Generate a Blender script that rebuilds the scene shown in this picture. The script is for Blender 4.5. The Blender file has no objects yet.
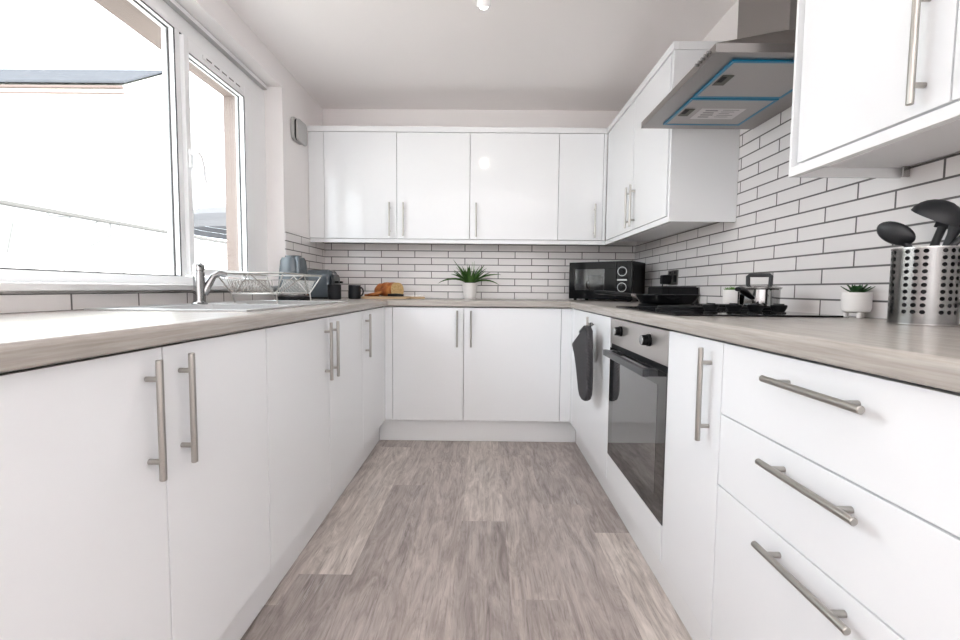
import bpy, bmesh, math, random
from mathutils import Vector, Matrix
random.seed(7)
S = bpy.context.scene
C = S.collection
PI = math.pi

# ------------------------------------------------------------------ room dimensions (metres)
WL, WR, WB, WF, ZC = -1.208, 1.129, 3.329, -1.5, 2.297
XL, XR, YB = -0.62, 0.546, 2.744          # front faces of the base doors
DB, DT = 0.15, 0.866                       # base door bottom / top
WT0, WT1 = 0.872, 0.91                     # worktop
UB, UT = 1.2925, 2.071                     # wall units incl. pelmet and cornice
YU, XU = 3.045, 0.82                       # front faces of the wall unit doors

# ------------------------------------------------------------------ materials
def mat(name, col, rough=0.5, metal=0.0, ior=1.5, **kw):
    m = bpy.data.materials.new(name); m.use_nodes = True
    b = m.node_tree.nodes['Principled BSDF']
    b.inputs['Base Color'].default_value = (*col, 1)
    b.inputs['Roughness'].default_value = rough
    b.inputs['Metallic'].default_value = metal
    b.inputs['IOR'].default_value = ior
    for k, v in kw.items():
        b.inputs[k].default_value = v
    return m

def N(m, t, **kw):
    n = m.node_tree.nodes.new(t)
    for k, v in kw.items(): setattr(n, k, v)
    return n

def link(m, a, b): m.node_tree.links.new(a, b)
def bsdf(m): return m.node_tree.nodes['Principled BSDF']

def ramp(m, fac, stops):
    r = N(m, 'ShaderNodeValToRGB')
    e = r.color_ramp.elements
    while len(e) < len(stops): e.new(0.5)
    for i, (p, c) in enumerate(stops):
        e[i].position = p; e[i].color = (*c, 1)
    link(m, fac, r.inputs[0]); return r.outputs[0]

def noise(m, vec, scale, detail=4, rough=0.55, dist=0.0):
    n = N(m, 'ShaderNodeTexNoise')
    n.inputs['Scale'].default_value = scale; n.inputs['Detail'].default_value = detail
    n.inputs['Roughness'].default_value = rough; n.inputs['Distortion'].default_value = dist
    if vec is not None: link(m, vec, n.inputs['Vector'])
    return n.outputs['Fac']

def mapping(m, vec, scale=(1, 1, 1), loc=(0, 0, 0), rot=(0, 0, 0)):
    n = N(m, 'ShaderNodeMapping')
    n.inputs['Scale'].default_value = scale; n.inputs['Location'].default_value = loc; n.inputs['Rotation'].default_value = rot
    link(m, vec, n.inputs['Vector']); return n.outputs[0]

def pos(m): return N(m, 'ShaderNodeNewGeometry').outputs['Position']
def objc(m): return N(m, 'ShaderNodeTexCoord').outputs['Object']

def bump(m, h, strength, dist):
    n = N(m, 'ShaderNodeBump'); n.inputs['Strength'].default_value = strength; n.inputs['Distance'].default_value = dist
    link(m, h, n.inputs['Height']); link(m, n.outputs[0], bsdf(m).inputs['Normal'])

def mixc(m, fac, a, b, mode='MIX'):
    n = N(m, 'ShaderNodeMix', data_type='RGBA', blend_type=mode)
    if isinstance(fac, float): n.inputs[0].default_value = fac
    else: link(m, fac, n.inputs[0])
    for i, v in ((6, a), (7, b)):
        if isinstance(v, tuple): n.inputs[i].default_value = (*v, 1)
        else: link(m, v, n.inputs[i])
    return n.outputs[2]

M = {}
M['wall'] = mat('wall_paint', (.87, .84, .832), .6)
bump(M['wall'], noise(M['wall'], pos(M['wall']), 160, 3), .05, .002)
M['ceil'] = mat('ceiling_paint', (.90, .865, .855), .7)
bump(M['ceil'], noise(M['ceil'], pos(M['ceil']), 120, 3), .05, .002)
M['gloss'] = mat('white_gloss_acrylic', (.845, .86, .875), .07, ior=1.5)
bump(M['gloss'], noise(M['gloss'], pos(M['gloss']), 6, 2), .02, .004)
M['carcass'] = mat('white_melamine', (.83, .83, .84), .35)
M['plinth'] = mat('white_plinth', (.85, .86, .87), .15)
M['upvc'] = mat('white_upvc', (.93, .935, .94), .25)
M['gasket'] = mat('black_rubber_gasket', (.05, .045, .045), .6)
M['steel'] = mat('brushed_nickel', (.44, .42, .39), .30, 1.0)
M['stain'] = mat('brushed_stainless', (.46, .45, .44), .27, 1.0)
v = mapping(M['stain'], objc(M['stain']), (4, 4, 300))
bump(M['stain'], noise(M['stain'], v, 3, 2), .04, .001)
M['hood'] = mat('hood_stainless', (.30, .28, .27), .33, 1.0)
v = mapping(M['hood'], pos(M['hood']), (3, 260, 260))
bump(M['hood'], noise(M['hood'], v, 2, 2), .04, .001)
M['mesh'] = mat('aluminium_filter_mesh', (.42, .40, .39), .42, .85)
v = pos(M['mesh'])
w1 = N(M['mesh'], 'ShaderNodeTexVoronoi'); w1.inputs['Scale'].default_value = 240; link(M['mesh'], v, w1.inputs['Vector'])
bump(M['mesh'], w1.outputs['Distance'], .25, .002)
M['oven_steel'] = mat('oven_fascia_steel', (.55, .53, .51), .34, .9)
M['chrome'] = mat('chrome', (.36, .36, .36), .06, 1.0)
M['sinksteel'] = mat('sink_steel', (.74, .74, .74), .3, 1.0)
M['wire'] = mat('satin_steel_wire', (.40, .38, .355), .3, .9)
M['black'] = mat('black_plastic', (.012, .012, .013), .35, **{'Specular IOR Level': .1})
M['blackgloss'] = mat('black_gloss', (.006, .006, .007), .08, **{'Specular IOR Level': .1})
M['ovenglass'] = mat('black_oven_glass', (.012, .012, .013), .03, ior=2.2)
M['ovenwin'] = mat('smoked_oven_window', (.05, .05, .052), .03, ior=3.2)
M['handleblk'] = mat('dark_grey_handle', (.03, .031, .035), .3)
M['ceran'] = mat('black_hob_glass', (.006, .006, .007), .06, **{'Specular IOR Level': .25})
M['iron'] = mat('black_hotplate', (.010, .010, .011), .5, **{'Specular IOR Level': .15})
M['pan'] = mat('black_enamel_pan', (.008, .008, .009), .12)
M['paninner'] = mat('nonstick_grey', (.16, .155, .15), .35)
M['nylon'] = mat('charcoal_nylon', (.017, .018, .021), .42)
M['mitt'] = mat('charcoal_quilted_fabric', (.045, .043, .047), .9)
v = objc(M['mitt'])
w = N(M['mitt'], 'ShaderNodeTexWave', wave_type='BANDS', bands_direction='DIAGONAL'); w.inputs['Scale'].default_value = 40; link(M['mitt'], v, w.inputs['Vector'])
bump(M['mitt'], w.outputs['Fac'], .5, .004)
M['mug'] = mat('matt_black_stoneware', (.013, .014, .017), .45, **{'Specular IOR Level': .3})
M['kettle'] = mat('blue_grey_enamel', (.085, .102, .115), .2)
M['toaster'] = mat('slate_blue_enamel', (.082, .100, .115), .22)
M['ceramic'] = mat('white_ceramic', (.84, .82, .80), .35)
M['soil'] = mat('dark_soil', (.03, .02, .015), .95)
M['blue'] = mat('blue_protective_film', (.01, .20, .36), .3)
M['sticker'] = mat('silver_sticker', (.62, .60, .59), .45, .3)
M['ink'] = mat('sticker_print', (.20, .20, .20), .6)
M['latch'] = mat('olive_grey_latch', (.10, .095, .075), .5, .3)
M['socket'] = mat('brushed_grey_socket_plate', (.24, .23, .22), .35, .8)
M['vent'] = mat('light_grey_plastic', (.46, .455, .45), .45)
M['ventdark'] = mat('dark_grey_plastic', (.14, .14, .14), .5)
M['knife'] = mat('polished_blade', (.6, .6, .6), .18, 1.0)
M['microdoor'] = mat('black_microwave_door', (.008, .008, .009), .06, **{'Specular IOR Level': .1})
M['microcav'] = mat('microwave_cavity_enamel', (.55, .55, .56), .5)
M['dial'] = mat('silver_dial_print', (.3, .3, .3), .3, .7)

def leafmat(name, c1, c2):
    m = mat(name, c1, .45)
    link(m, mixc(m, noise(m, objc(m), 60, 3), c1, c2), bsdf(m).inputs['Base Color'])
    return m
M['leaf'] = leafmat('grass_green_leaf', (.022, .075, .012), (.07, .17, .03))
M['succ'] = leafmat('succulent_green', (.012, .055, .014), (.03, .12, .03))
M['moss'] = leafmat('bright_moss_green', (.06, .19, .02), (.14, .33, .05))

# thin clear glazing
m = bpy.data.materials.new('clear_glazing'); m.use_nodes = True
nt = m.node_tree; nt.nodes.clear()
o = N(m, 'ShaderNodeOutputMaterial'); mx = N(m, 'ShaderNodeMixShader'); t = N(m, 'ShaderNodeBsdfTransparent'); g = N(m, 'ShaderNodeBsdfGlossy')
t.inputs[0].default_value = (.97, .98, .975, 1); g.inputs['Roughness'].default_value = .0
f = N(m, 'ShaderNodeLayerWeight')
pw5 = N(m, 'ShaderNodeMath', operation='POWER'); link(m, f.outputs['Facing'], pw5.inputs[0]); pw5.inputs[1].default_value = 5
ma = N(m, 'ShaderNodeMath', operation='MULTIPLY_ADD'); link(m, pw5.outputs[0], ma.inputs[0]); ma.inputs[1].default_value = .6; ma.inputs[2].default_value = .02
link(m, ma.outputs[0], mx.inputs[0]); link(m, t.outputs[0], mx.inputs[1]); link(m, g.outputs[0], mx.inputs[2]); link(m, mx.outputs[0], o.inputs[0])
M['glass'] = m
m = bpy.data.materials.new('smoked_microwave_glass'); m.use_nodes = True
nt = m.node_tree; nt.nodes.clear()
o = N(m, 'ShaderNodeOutputMaterial'); mx = N(m, 'ShaderNodeMixShader'); t = N(m, 'ShaderNodeBsdfTransparent'); g = N(m, 'ShaderNodeBsdfGlossy')
t.inputs[0].default_value = (.62, .62, .64, 1); g.inputs['Roughness'].default_value = .03
f = N(m, 'ShaderNodeLayerWeight')
pw5 = N(m, 'ShaderNodeMath', operation='POWER'); link(m, f.outputs['Facing'], pw5.inputs[0]); pw5.inputs[1].default_value = 5
ma = N(m, 'ShaderNodeMath', operation='MULTIPLY_ADD'); link(m, pw5.outputs[0], ma.inputs[0]); ma.inputs[1].default_value = .9; ma.inputs[2].default_value = .04
link(m, ma.outputs[0], mx.inputs[0]); link(m, t.outputs[0], mx.inputs[1]); link(m, g.outputs[0], mx.inputs[2]); link(m, mx.outputs[0], o.inputs[0])
M['microglass'] = m

# perforated steel for the canister: the holes are cut out of the sheet
m = M['perf'] = mat('perforated_stainless', (.23, .226, .222), .24, 1.0)
uv = N(m, 'ShaderNodeUVMap').outputs[0]
sx = N(m, 'ShaderNodeSeparateXYZ'); link(m, uv, sx.inputs[0])
def math_(m, op, a, b=None, c=None):
    n = N(m, 'ShaderNodeMath', operation=op)
    for i, v in enumerate((a, b, c)):
        if v is None: continue
        if isinstance(v, (int, float)): n.inputs[i].default_value = v
        else: link(m, v, n.inputs[i])
    return n.outputs[0]
# u in units of hole columns (15 degrees), v in units of rows
fu = math_(m, 'SUBTRACT', math_(m, 'FRACT', sx.outputs[0]), .5)
fv = math_(m, 'SUBTRACT', math_(m, 'FRACT', sx.outputs[1]), .5)
col4 = math_(m, 'FLOORED_MODULO', math_(m, 'FLOOR', sx.outputs[0]), 4.0)
d2 = math_(m, 'ADD', math_(m, 'MULTIPLY', fu, fu), math_(m, 'MULTIPLY', fv, fv))
inside = math_(m, 'LESS_THAN', d2, .095)
okc = math_(m, 'LESS_THAN', col4, 2.5)
okr = math_(m, 'MULTIPLY', math_(m, 'GREATER_THAN', sx.outputs[1], 0.0), math_(m, 'LESS_THAN', sx.outputs[1], 10.0))
hole = math_(m, 'MULTIPLY', math_(m, 'MULTIPLY', inside, okc), okr)
link(m, math_(m, 'SUBTRACT', 1.0, hole), bsdf(m).inputs['Alpha'])

# glazed wall tiles in brick bond, dark grey grout
def tile_mat(name, axis, u0, tone=1.0):
    m = mat(name, (.8, .8, .8), .13)
    p = pos(m); s = N(m, 'ShaderNodeSeparateXYZ'); link(m, p, s.inputs[0])
    c = N(m, 'ShaderNodeCombineXYZ')
    link(m, math_(m, 'SUBTRACT', s.outputs[axis], u0), c.inputs[0])
    link(m, math_(m, 'SUBTRACT', s.outputs[2], .9085), c.inputs[1])
    b = N(m, 'ShaderNodeTexBrick'); link(m, c.outputs[0], b.inputs['Vector'])
    b.offset = .5; b.offset_frequency = 2; b.squash = 1
    for k, v in (('Scale', 1), ('Mortar Size', .0031), ('Mortar Smooth', .15), ('Bias', 0), ('Brick Width', .25), ('Row Height', .0507)):
        b.inputs[k].default_value = v
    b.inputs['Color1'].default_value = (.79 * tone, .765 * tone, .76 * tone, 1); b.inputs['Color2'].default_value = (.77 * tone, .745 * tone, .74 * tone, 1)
    b.inputs['Mortar'].default_value = (.14, .133, .13, 1)
    link(m, b.outputs['Color'], bsdf(m).inputs['Base Color'])
    link(m, math_(m, 'MULTIPLY_ADD', b.outputs['Fac'], .6, .13), bsdf(m).inputs['Roughness'])
    bump(m, math_(m, 'SUBTRACT', 1.0, b.outputs['Fac']), .5, .002)
    return m
M['tile_b'] = tile_mat('white_metro_tiles_back', 0, -.15, 1.08)  # back tiles brightened in colour to stand in for frontal light
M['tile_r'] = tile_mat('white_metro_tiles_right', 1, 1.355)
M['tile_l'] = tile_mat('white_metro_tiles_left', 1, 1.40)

# worktop laminate: pale oak grain along the run
def worktop_mat(name, along):
    m = mat(name, (.5, .45, .4), .25)
    sc = [60, 60, 60]; sc[along] = 2.2
    g1 = noise(m, mapping(m, pos(m), sc), 2.2, 6, .62, .6)
    sc2 = [120, 120, 120]; sc2[along] = 5
    g2 = noise(m, mapping(m, pos(m), sc2), 2, 3, .6)
    c1 = ramp(m, g1, [(.3, (.37, .335, .30)), (.5, (.42, .385, .35)), (.72, (.47, .44, .405))])
    c2 = ramp(m, g2, [(.35, (.86, .86, .86)), (.6, (1, 1, 1))])
    link(m, mixc(m, 1.0, c1, c2, 'MULTIPLY'), bsdf(m).inputs['Base Color'])
    bump(m, g2, .06, .001)
    return m
M['wt_y'] = worktop_mat('pale_oak_laminate_lengthwise', 1)
M['wt_x'] = worktop_mat('pale_oak_laminate_crosswise', 0)

# vinyl planks: tone and grain offset per plank come from a colour attribute on the floor mesh
m = M['floor'] = mat('grey_oak_vinyl', (.4, .35, .33), .42)
at = N(m, 'ShaderNodeAttribute', attribute_name='plank')
sa = N(m, 'ShaderNodeSeparateColor'); link(m, at.outputs['Color'], sa.inputs[0])
cb = N(m, 'ShaderNodeCombineXYZ'); link(m, math_(m, 'MULTIPLY', sa.outputs[1], 37.0), cb.inputs[0]); link(m, math_(m, 'MULTIPLY', sa.outputs[1], 91.0), cb.inputs[1])
va = N(m, 'ShaderNodeVectorMath', operation='ADD'); link(m, pos(m), va.inputs[0]); link(m, cb.outputs[0], va.inputs[1])
pv = va.outputs[0]
g1 = noise(m, mapping(m, pv, (11, 2.2, 1)), 1.6, 7, .66, 1.6)
g2 = noise(m, mapping(m, pv, (75, 4.2, 1)), 1.5, 6, .66, 1.2)
g3 = noise(m, mapping(m, pv, (150, 5, 1)), 1.3, 3, .6, .4)
base = ramp(m, g1, [(.30, (.255, .222, .208)), (.5, (.40, .36, .34)), (.68, (.53, .485, .46))])
streak = ramp(m, g2, [(.32, (.62, .60, .60)), (.47, (.98, .98, .98)), (.72, (1.14, 1.13, 1.13))])
c = mixc(m, 1.0, base, streak, 'MULTIPLY')
tone = ramp(m, sa.outputs[0], [(0, (.76, .735, .735)), (.5, (1.05, 1.02, 1.0)), (1, (1.42, 1.42, 1.38))])
c = mixc(m, 1.0, c, tone, 'MULTIPLY')
mask = N(m, 'ShaderNodeMapRange'); mask.inputs[1].default_value = .58; mask.inputs[2].default_value = .70
link(m, noise(m, mapping(m, pv, (6, 1.6, 1)), 1.5, 2), mask.inputs[0])
lim = math_(m, 'MULTIPLY', mask.outputs[0], math_(m, 'MULTIPLY', math_(m, 'GREATER_THAN', g3, .56), .55))
c = mixc(m, lim, c, (.55, .53, .52))
link(m, c, bsdf(m).inputs['Base Color'])
bump(m, g2, .12, .001)

# bread, board, outdoors
m = M['crust'] = mat('golden_crust', (.5, .2, .05), .55)
link(m, ramp(m, noise(m, objc(m), 22, 5), [(.3, (.20, .05, .012)), (.5, (.42, .13, .03)), (.7, (.60, .27, .08))]), bsdf(m).inputs['Base Color'])
m = M['crumb'] = mat('cream_crumb', (.70, .50, .24), .9)
link(m, ramp(m, noise(m, objc(m), 90, 4), [(.3, (.55, .36, .14)), (.6, (.74, .54, .27))]), bsdf(m).inputs['Base Color'])
m = M['board'] = mat('pale_beech', (.6, .42, .26), .5)
link(m, ramp(m, noise(m, mapping(m, objc(m), (3, 40, 3)), 2, 4), [(.3, (.52, .35, .20)), (.7, (.68, .50, .32))]), bsdf(m).inputs['Base Color'])
M['brickpink'] = mat('pinkish_rendered_reveal', (.25, .20, .178), .9)
m = M['render'] = mat('cream_house_render', (.82, .80, .70), .9)
bump(m, noise(m, pos(m), 20, 4), .3, .02)
m = M['slate'] = mat('grey_roof_slates', (.33, .35, .40), .8, **{'Specular IOR Level': 0.0})
b = N(m, 'ShaderNodeTexBrick'); link(m, mapping(m, pos(m), (1, 1, 1), rot=(PI / 2, 0, 0)), b.inputs['Vector'])
b.inputs['Scale'].default_value = 3; b.inputs['Color1'].default_value = (.070, .074, .082, 1); b.inputs['Color2'].default_value = (.080, .084, .092, 1); b.inputs['Mortar'].default_value = (.06, .06, .07, 1)
link(m, b.outputs['Color'], bsdf(m).inputs['Base Color'])
M['coping'] = mat('terracotta_coping', (.12, .085, .075), .8)
M['coping2'] = mat('weathered_grey_coping', (.105, .10, .095), .9)
m = M['stone'] = mat('whitewashed_rubble_stone', (.75, .73, .69), .9)
vo = N(m, 'ShaderNodeTexVoronoi', feature='DISTANCE_TO_EDGE'); vo.inputs['Scale'].default_value = 3.2; link(m, pos(m), vo.inputs['Vector'])
link(m, ramp(m, vo.outputs[0], [(0, (.085, .085, .083)), (.03, (.72, .71, .69))]), bsdf(m).inputs['Base Color'])
M['ground'] = mat('pale_concrete_yard', (.62, .61, .59), .9)
M['parasol'] = mat('grey_parasol_cloth', (.105, .105, .112), .8)
M['parasolb'] = mat('dark_grey_parasol_valance', (.085, .085, .092), .8)
m = M['bulb'] = mat('warm_white_bulb', (.9, .88, .85), .3)
bsdf(m).inputs['Emission Color'].default_value = (1, .93, .84, 1); bsdf(m).inputs['Emission Strength'].default_value = 25

# ------------------------------------------------------------------ mesh builder
class B:
    """collects shapes, then links them as ONE mesh object"""
    def __init__(s): s.v, s.f, s.mi, s.uv = [], [], [], {}
    def add(s, vs, fs, mi=0):
        o = len(s.v); s.v += [tuple(v) for v in vs]
        for f in fs: s.f.append([i + o for i in f]); s.mi.append(mi)
        return s
    def bm(s, bm, mi=0):
        bm.verts.index_update()
        s.add([v.co for v in bm.verts], [[v.index for v in f.verts] for f in bm.faces], mi); bm.free(); return s
    def box(s, x0, x1, y0, y1, z0, z1, bev=0.0, mi=0, seg=2, rot=None):
        bm = bmesh.new(); bmesh.ops.create_cube(bm, size=1)
        for v in bm.verts:
            v.co = Vector(((x0 + x1) / 2 + v.co.x * (x1 - x0), (y0 + y1) / 2 + v.co.y * (y1 - y0), (z0 + z1) / 2 + v.co.z * (z1 - z0)))
        if bev: bmesh.ops.bevel(bm, geom=bm.edges[:], offset=bev, segments=seg, profile=.5, affect='EDGES')
        if rot: bmesh.ops.transform(bm, matrix=rot, verts=bm.verts)
        return s.bm(bm, mi)
    def cyl(s, p, q, r, r2=None, n=20, mi=0, cap=True, bev=0):
        p, q = Vector(p), Vector(q); r2 = r if r2 is None else r2
        prof = [(r, 0), (r2, (q - p).length)]
        if bev:
            L = (q - p).length
            prof = [(r - bev, 0), (r, bev), (r2, L - bev), (r2 - bev, L)]
        return s.lathe(prof, p, (q - p), n, mi, cap, cap)
    def lathe(s, prof, at=(0, 0, 0), axis=(0, 0, 1), n=32, mi=0, cap0=False, cap1=False):
        at = Vector(at); q = Vector((0, 0, 1)).rotation_difference(Vector(axis).normalized())
        vs, fs = [], []
        for (r, z) in prof:
            for k in range(n):
                a = 2 * PI * k / n
                vs.append(at + q @ Vector((max(r, 1e-5) * math.cos(a), max(r, 1e-5) * math.sin(a), z)))
        for i in range(len(prof) - 1):
            for k in range(n):
                k2 = (k + 1) % n
                fs.append([i * n + k, i * n + k2, (i + 1) * n + k2, (i + 1) * n + k])
        if cap0: fs.append(list(range(n))[::-1])
        if cap1: fs.append([(len(prof) - 1) * n + k for k in range(n)])
        return s.add(vs, fs, mi)
    def tube(s, pts, r, n=10, mi=0, closed=False, rs=None, cap=True, flat=1.0):
        pts = [Vector(p) for p in pts]; L = len(pts); vs, fs = [], []; up = None
        for i, p in enumerate(pts):
            if closed: t = pts[(i + 1) % L] - pts[i - 1]
            else: t = pts[min(i + 1, L - 1)] - pts[max(i - 1, 0)]
            t.normalize()
            if up is None:
                up = Vector((0, 0, 1)) if abs(t.z) < .9 else Vector((1, 0, 0))
            up = (up - t * up.dot(t)).normalized(); sd = t.cross(up)
            rr = rs[i] if rs else r
            for k in range(n):
                a = 2 * PI * k / n
                vs.append(p + sd * (math.cos(a) * rr) + up * (math.sin(a) * rr * flat))
        R = L if closed else L - 1
        for i in range(R):
            j = (i + 1) % L
            for k in range(n):
                k2 = (k + 1) % n
                fs.append([i * n + k, i * n + k2, j * n + k2, j * n + k])
        if cap and not closed:
            fs.append(list(range(n))[::-1]); fs.append([(L - 1) * n + k for k in range(n)])
        return s.add(vs, fs, mi)
    def prism(s, poly, a0, a1, axis='x', bev=0, mi=0, seg=2):
        """poly: 2-D outline in the plane across the axis, extruded from a0 to a1"""
        def P(u, v, a): return {'x': (a, u, v), 'y': (u, a, v), 'z': (u, v, a)}[axis]
        bm = bmesh.new(); n = len(poly)
        lo = [bm.verts.new(P(u, v, a0)) for u, v in poly]; hi = [bm.verts.new(P(u, v, a1)) for u, v in poly]
        bm.faces.new(lo); bm.faces.new(hi[::-1])
        for i in range(n):
            bm.faces.new((lo[i], hi[i], hi[(i + 1) % n], lo[(i + 1) % n]))
        bmesh.ops.recalc_face_normals(bm, faces=bm.faces[:])
        if bev:
            rim = [e for e in bm.edges if (e.verts[0] in lo) == (e.verts[1] in lo)]
            bmesh.ops.bevel(bm, geom=rim, offset=bev, segments=seg, profile=.5, affect='EDGES')
        return s.bm(bm, mi)
    def build(s, name, m, parent=None, sharp=35, recalc=True):
        off = WORLD.get(parent.name, Vector((0, 0, 0))) if parent else Vector((0, 0, 0))
        me = bpy.data.meshes.new(name)
        me.from_pydata([tuple(Vector(v) - off) for v in s.v], [], s.f)
        for mm in (m if isinstance(m, (list, tuple)) else [m]): me.materials.append(mm)
        for p, i in zip(me.polygons, s.mi): p.material_index = i
        if recalc:
            bm = bmesh.new(); bm.from_mesh(me); bmesh.ops.recalc_face_normals(bm, faces=bm.faces[:]); bm.to_mesh(me); bm.free()
        me.polygons.foreach_set('use_smooth', [True] * len(me.polygons))
        me.set_sharp_from_angle(angle=math.radians(sharp))
        me.update()
        o = bpy.data.objects.new(name, me); C.objects.link(o)
        if parent: o.parent = parent
        wn = o.modifiers.new('weighted_normals', 'WEIGHTED_NORMAL'); wn.keep_sharp = True; wn.weight = 90
        WORLD[o.name] = off
        return o

WORLD = {}
def thing(name, label, cat, loc, group=None):
    o = bpy.data.objects.new(name, None); o.empty_display_size = .05; C.objects.link(o)
    o.location = loc; WORLD[o.name] = Vector(loc)
    return tag(o, label, cat, group)
def tag(o, label, cat, group=None):
    o['label'] = label; o['category'] = cat
    if group: o['group'] = group
    return o
def struct(o):
    o['kind'] = 'structure'; return o

def arc(cx, cy, r, a0, a1, n):
    return [(cx + r * math.cos(a0 + (a1 - a0) * i / n), cy + r * math.sin(a0 + (a1 - a0) * i / n)) for i in range(n + 1)]
def rrect(x0, x1, y0, y1, r, n=6):
    return arc(x1 - r, y1 - r, r, 0, PI / 2, n) + arc(x0 + r, y1 - r, r, PI / 2, PI, n) + arc(x0 + r, y0 + r, r, PI, 1.5 * PI, n) + arc(x1 - r, y0 + r, r, 1.5 * PI, 2 * PI, n)

# ------------------------------------------------------------------ setting
# floor: individual planks laid along the room, one mesh
fl = B(); pw = .181; x0 = -.63 - 4 * pw; cols = []
ends = {3: [1.305], 4: [1.455], 5: [.93, 2.15], 6: [1.02, 2.45], 7: [1.815], 8: [1.344, 2.566], 9: [.75, 1.97], 10: [1.737]}
tones = {(3, 1): .55, (3, 0): .18, (4, 1): .88, (4, 0): .12, (5, 0): .45, (5, 1): .30, (5, 2): .6, (6, 0): .42, (6, 1): .50, (6, 2): .40, (7, 1): .80, (7, 0): .25,
         (8, 0): .40, (8, 1): .52, (8, 2): .35, (9, 0): .30, (9, 1): .42, (9, 2): .25, (10, 0): .97, (10, 1): .22}
for i in range(14):
    a, b = x0 + i * pw, x0 + (i + 1) * pw
    e = sorted(ends.get(i, [random.uniform(0, 1.2)]))
    ys = [y for y in ([e[0] - 3.66, e[0] - 2.44, e[0] - 1.22] + e + [e[-1] + 1.22, e[-1] + 2.44]) if WF < y < WB]
    k0 = sum(1 for y in ys if y < e[0])
    ys = [WF] + ys + [WB]
    for j in range(len(ys) - 1):
        fl.add([(a, ys[j], 0), (b, ys[j], 0), (b, ys[j + 1], 0), (a, ys[j + 1], 0)], [(0, 1, 2, 3)])
        cols.append((tones.get((i, j - k0), random.uniform(.2, .6)), random.random(), 0, 1))
o = struct(fl.build('floor', M['floor'], recalc=False))
ca = o.data.color_attributes.new('plank', 'FLOAT_COLOR', 'CORNER')
for p in o.data.polygons:
    for li in p.loop_indices: ca.data[li].color = cols[p.index]

ZT = ZC + .2
struct(B().box(WL - .32, WR + .2, WF - .2, WB + .2, ZC, ZT).build('ceiling', M['ceil']))
struct(B().box(WL - .32, WR + .2, WB, WB + .2, -.1, ZC).build('wall_back', M['wall']))
struct(B().box(WR, WR + .2, WF, WB, -.1, ZC).build('wall_right', M['wall']))
struct(B().box(WL - .32, WR + .2, WF - .2, WF, -.1, ZC).build('wall_front', M['wall']))
# window opening in the left wall
OY0, OY1, OZ0, OZ1 = .62, 2.675, .965, 2.162
XM, XO = -1.372, -1.51
w = B()
for (xa, xb, mi) in ((WL, XM, 0), (XM, XO, 1)):
    e0, e1, g0, g1 = (OY0 + .05, OY1 - .085, OZ0 + .03, OZ1 - .09) if mi else (OY0, OY1, OZ0, OZ1)
    w.box(xb, xa, WF, e0, -.1, ZC, mi=mi); w.box(xb, xa, e1, WB, -.1, ZC, mi=mi)
    w.box(xb, xa, e0, e1, -.1, g0, mi=mi); w.box(xb, xa, e0, e1, g1, ZC, mi=mi)
struct(w.build('wall_left', [M['wall'], M['brickpink']]))

# tiling (flat slabs on the walls)
TZ = .9105
struct(B().box(WL + .009, WR - .009, WB - .008, WB - .0005, TZ, 1.316).build('trim_1', M['tile_b']))
t = B(); t.box(WR - .008, WR - .0005, -.2, WB - .0005, TZ, 1.316); t.box(WR - .008, WR - .0005, 1.224, 2.008, 1.316, 1.721)
struct(t.build('trim_2', M['tile_r']))
t = B(); t.box(WL + .0005, WL + .008, .0, OY1, TZ, .9595); t.box(WL + .0005, WL + .008, OY1, WB - .0005, TZ, 1.316)
struct(t.build('trim_3', M['tile_l']))
# window board
struct(B().box(XM + .05, WL + .022, OY0 - .03, OY1 - .0005, .9655, .990, .006).build('trim_4', M['upvc']))

# window: outer frame, mullion, fixed pane, opening casement
wi = bpy.data.objects.new('window_1', None); C.objects.link(wi); wi.location = (XM, 1.65, .99); WORLD['window_1'] = Vector(wi.location); struct(wi)
FX0, FX1 = -1.372, -1.312
f = B()
f.box(FX0, FX1, OY0, OY1, 2.066, OZ1 - .0005, .004); f.box(FX0, FX1, OY0, OY1, .9905, 1.026, .004)
f.box(FX0, FX1, OY0, OY0 + .06, 1.026, 2.066); f.box(FX0, FX1, 2.506, OY1 - .0005, 1.026, 2.066)
f.box(FX0, FX1, 1.915, 1.944, 1.026, 2.066, .004)
struct(f.build('window_frame', M['upvc'], wi))
g = B(); PY0, PY1, PZ0, PZ1 = OY0 + .06, 1.915, 1.026, 2.066; ga = .003
for (xa, xb) in ((-1.3455, -1.340), (-1.3185, -1.3135)):
    g.box(xa, xb, PY0, PY0 + ga, PZ0, PZ1); g.box(xa, xb, PY1 - ga, PY1, PZ0, PZ1)
    g.box(xa, xb, PY0 + ga, PY1 - ga, PZ0, PZ0 + ga); g.box(xa, xb, PY0 + ga, PY1 - ga, PZ1 - ga, PZ1)
struct(g.build('glazing_gasket', M['gasket'], wi))
struct(B().box(-1.352, -1.346, OY0 + .06, 1.915, 1.026, 2.066).build('window_pane', M['glass'], wi))
s = B(); SY0, SY1, SZ0, SZ1 = 1.948, 2.502, 1.032, 2.060
s.box(-1.352, -1.298, SY0, SY0 + .034, SZ0, SZ1, .004); s.box(-1.352, -1.298, SY1 - .075, SY1, SZ0, SZ1, .004)
s.box(-1.352, -1.298, SY0 + .034, SY1 - .075, SZ0, SZ0 + .034, .004); s.box(-1.352, -1.298, SY0 + .034, SY1 - .075, SZ1 - .06, SZ1, .004)
sash = struct(s.build('casement_sash', M['upvc'], wi))
g = B(); PY0, PY1, PZ0, PZ1 = SY0 + .034, SY1 - .075, SZ0 + .034, SZ1 - .06
for (xa, xb) in ((-1.3335, -1.329), (-1.3045, -1.3)):
    g.box(xa, xb, PY1 - ga, PY1, PZ0, PZ1); g.box(xa, xb, PY0, PY1 - ga, PZ1 - ga, PZ1)
g.box(-1.330, -1.3135, SY1, 2.5062, SZ0, SZ1); g.box(-1.33, -1.3135, SY0, SY1, SZ1, 2.0662)
struct(g.build('sash_gasket', M['gasket'], sash))
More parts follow.
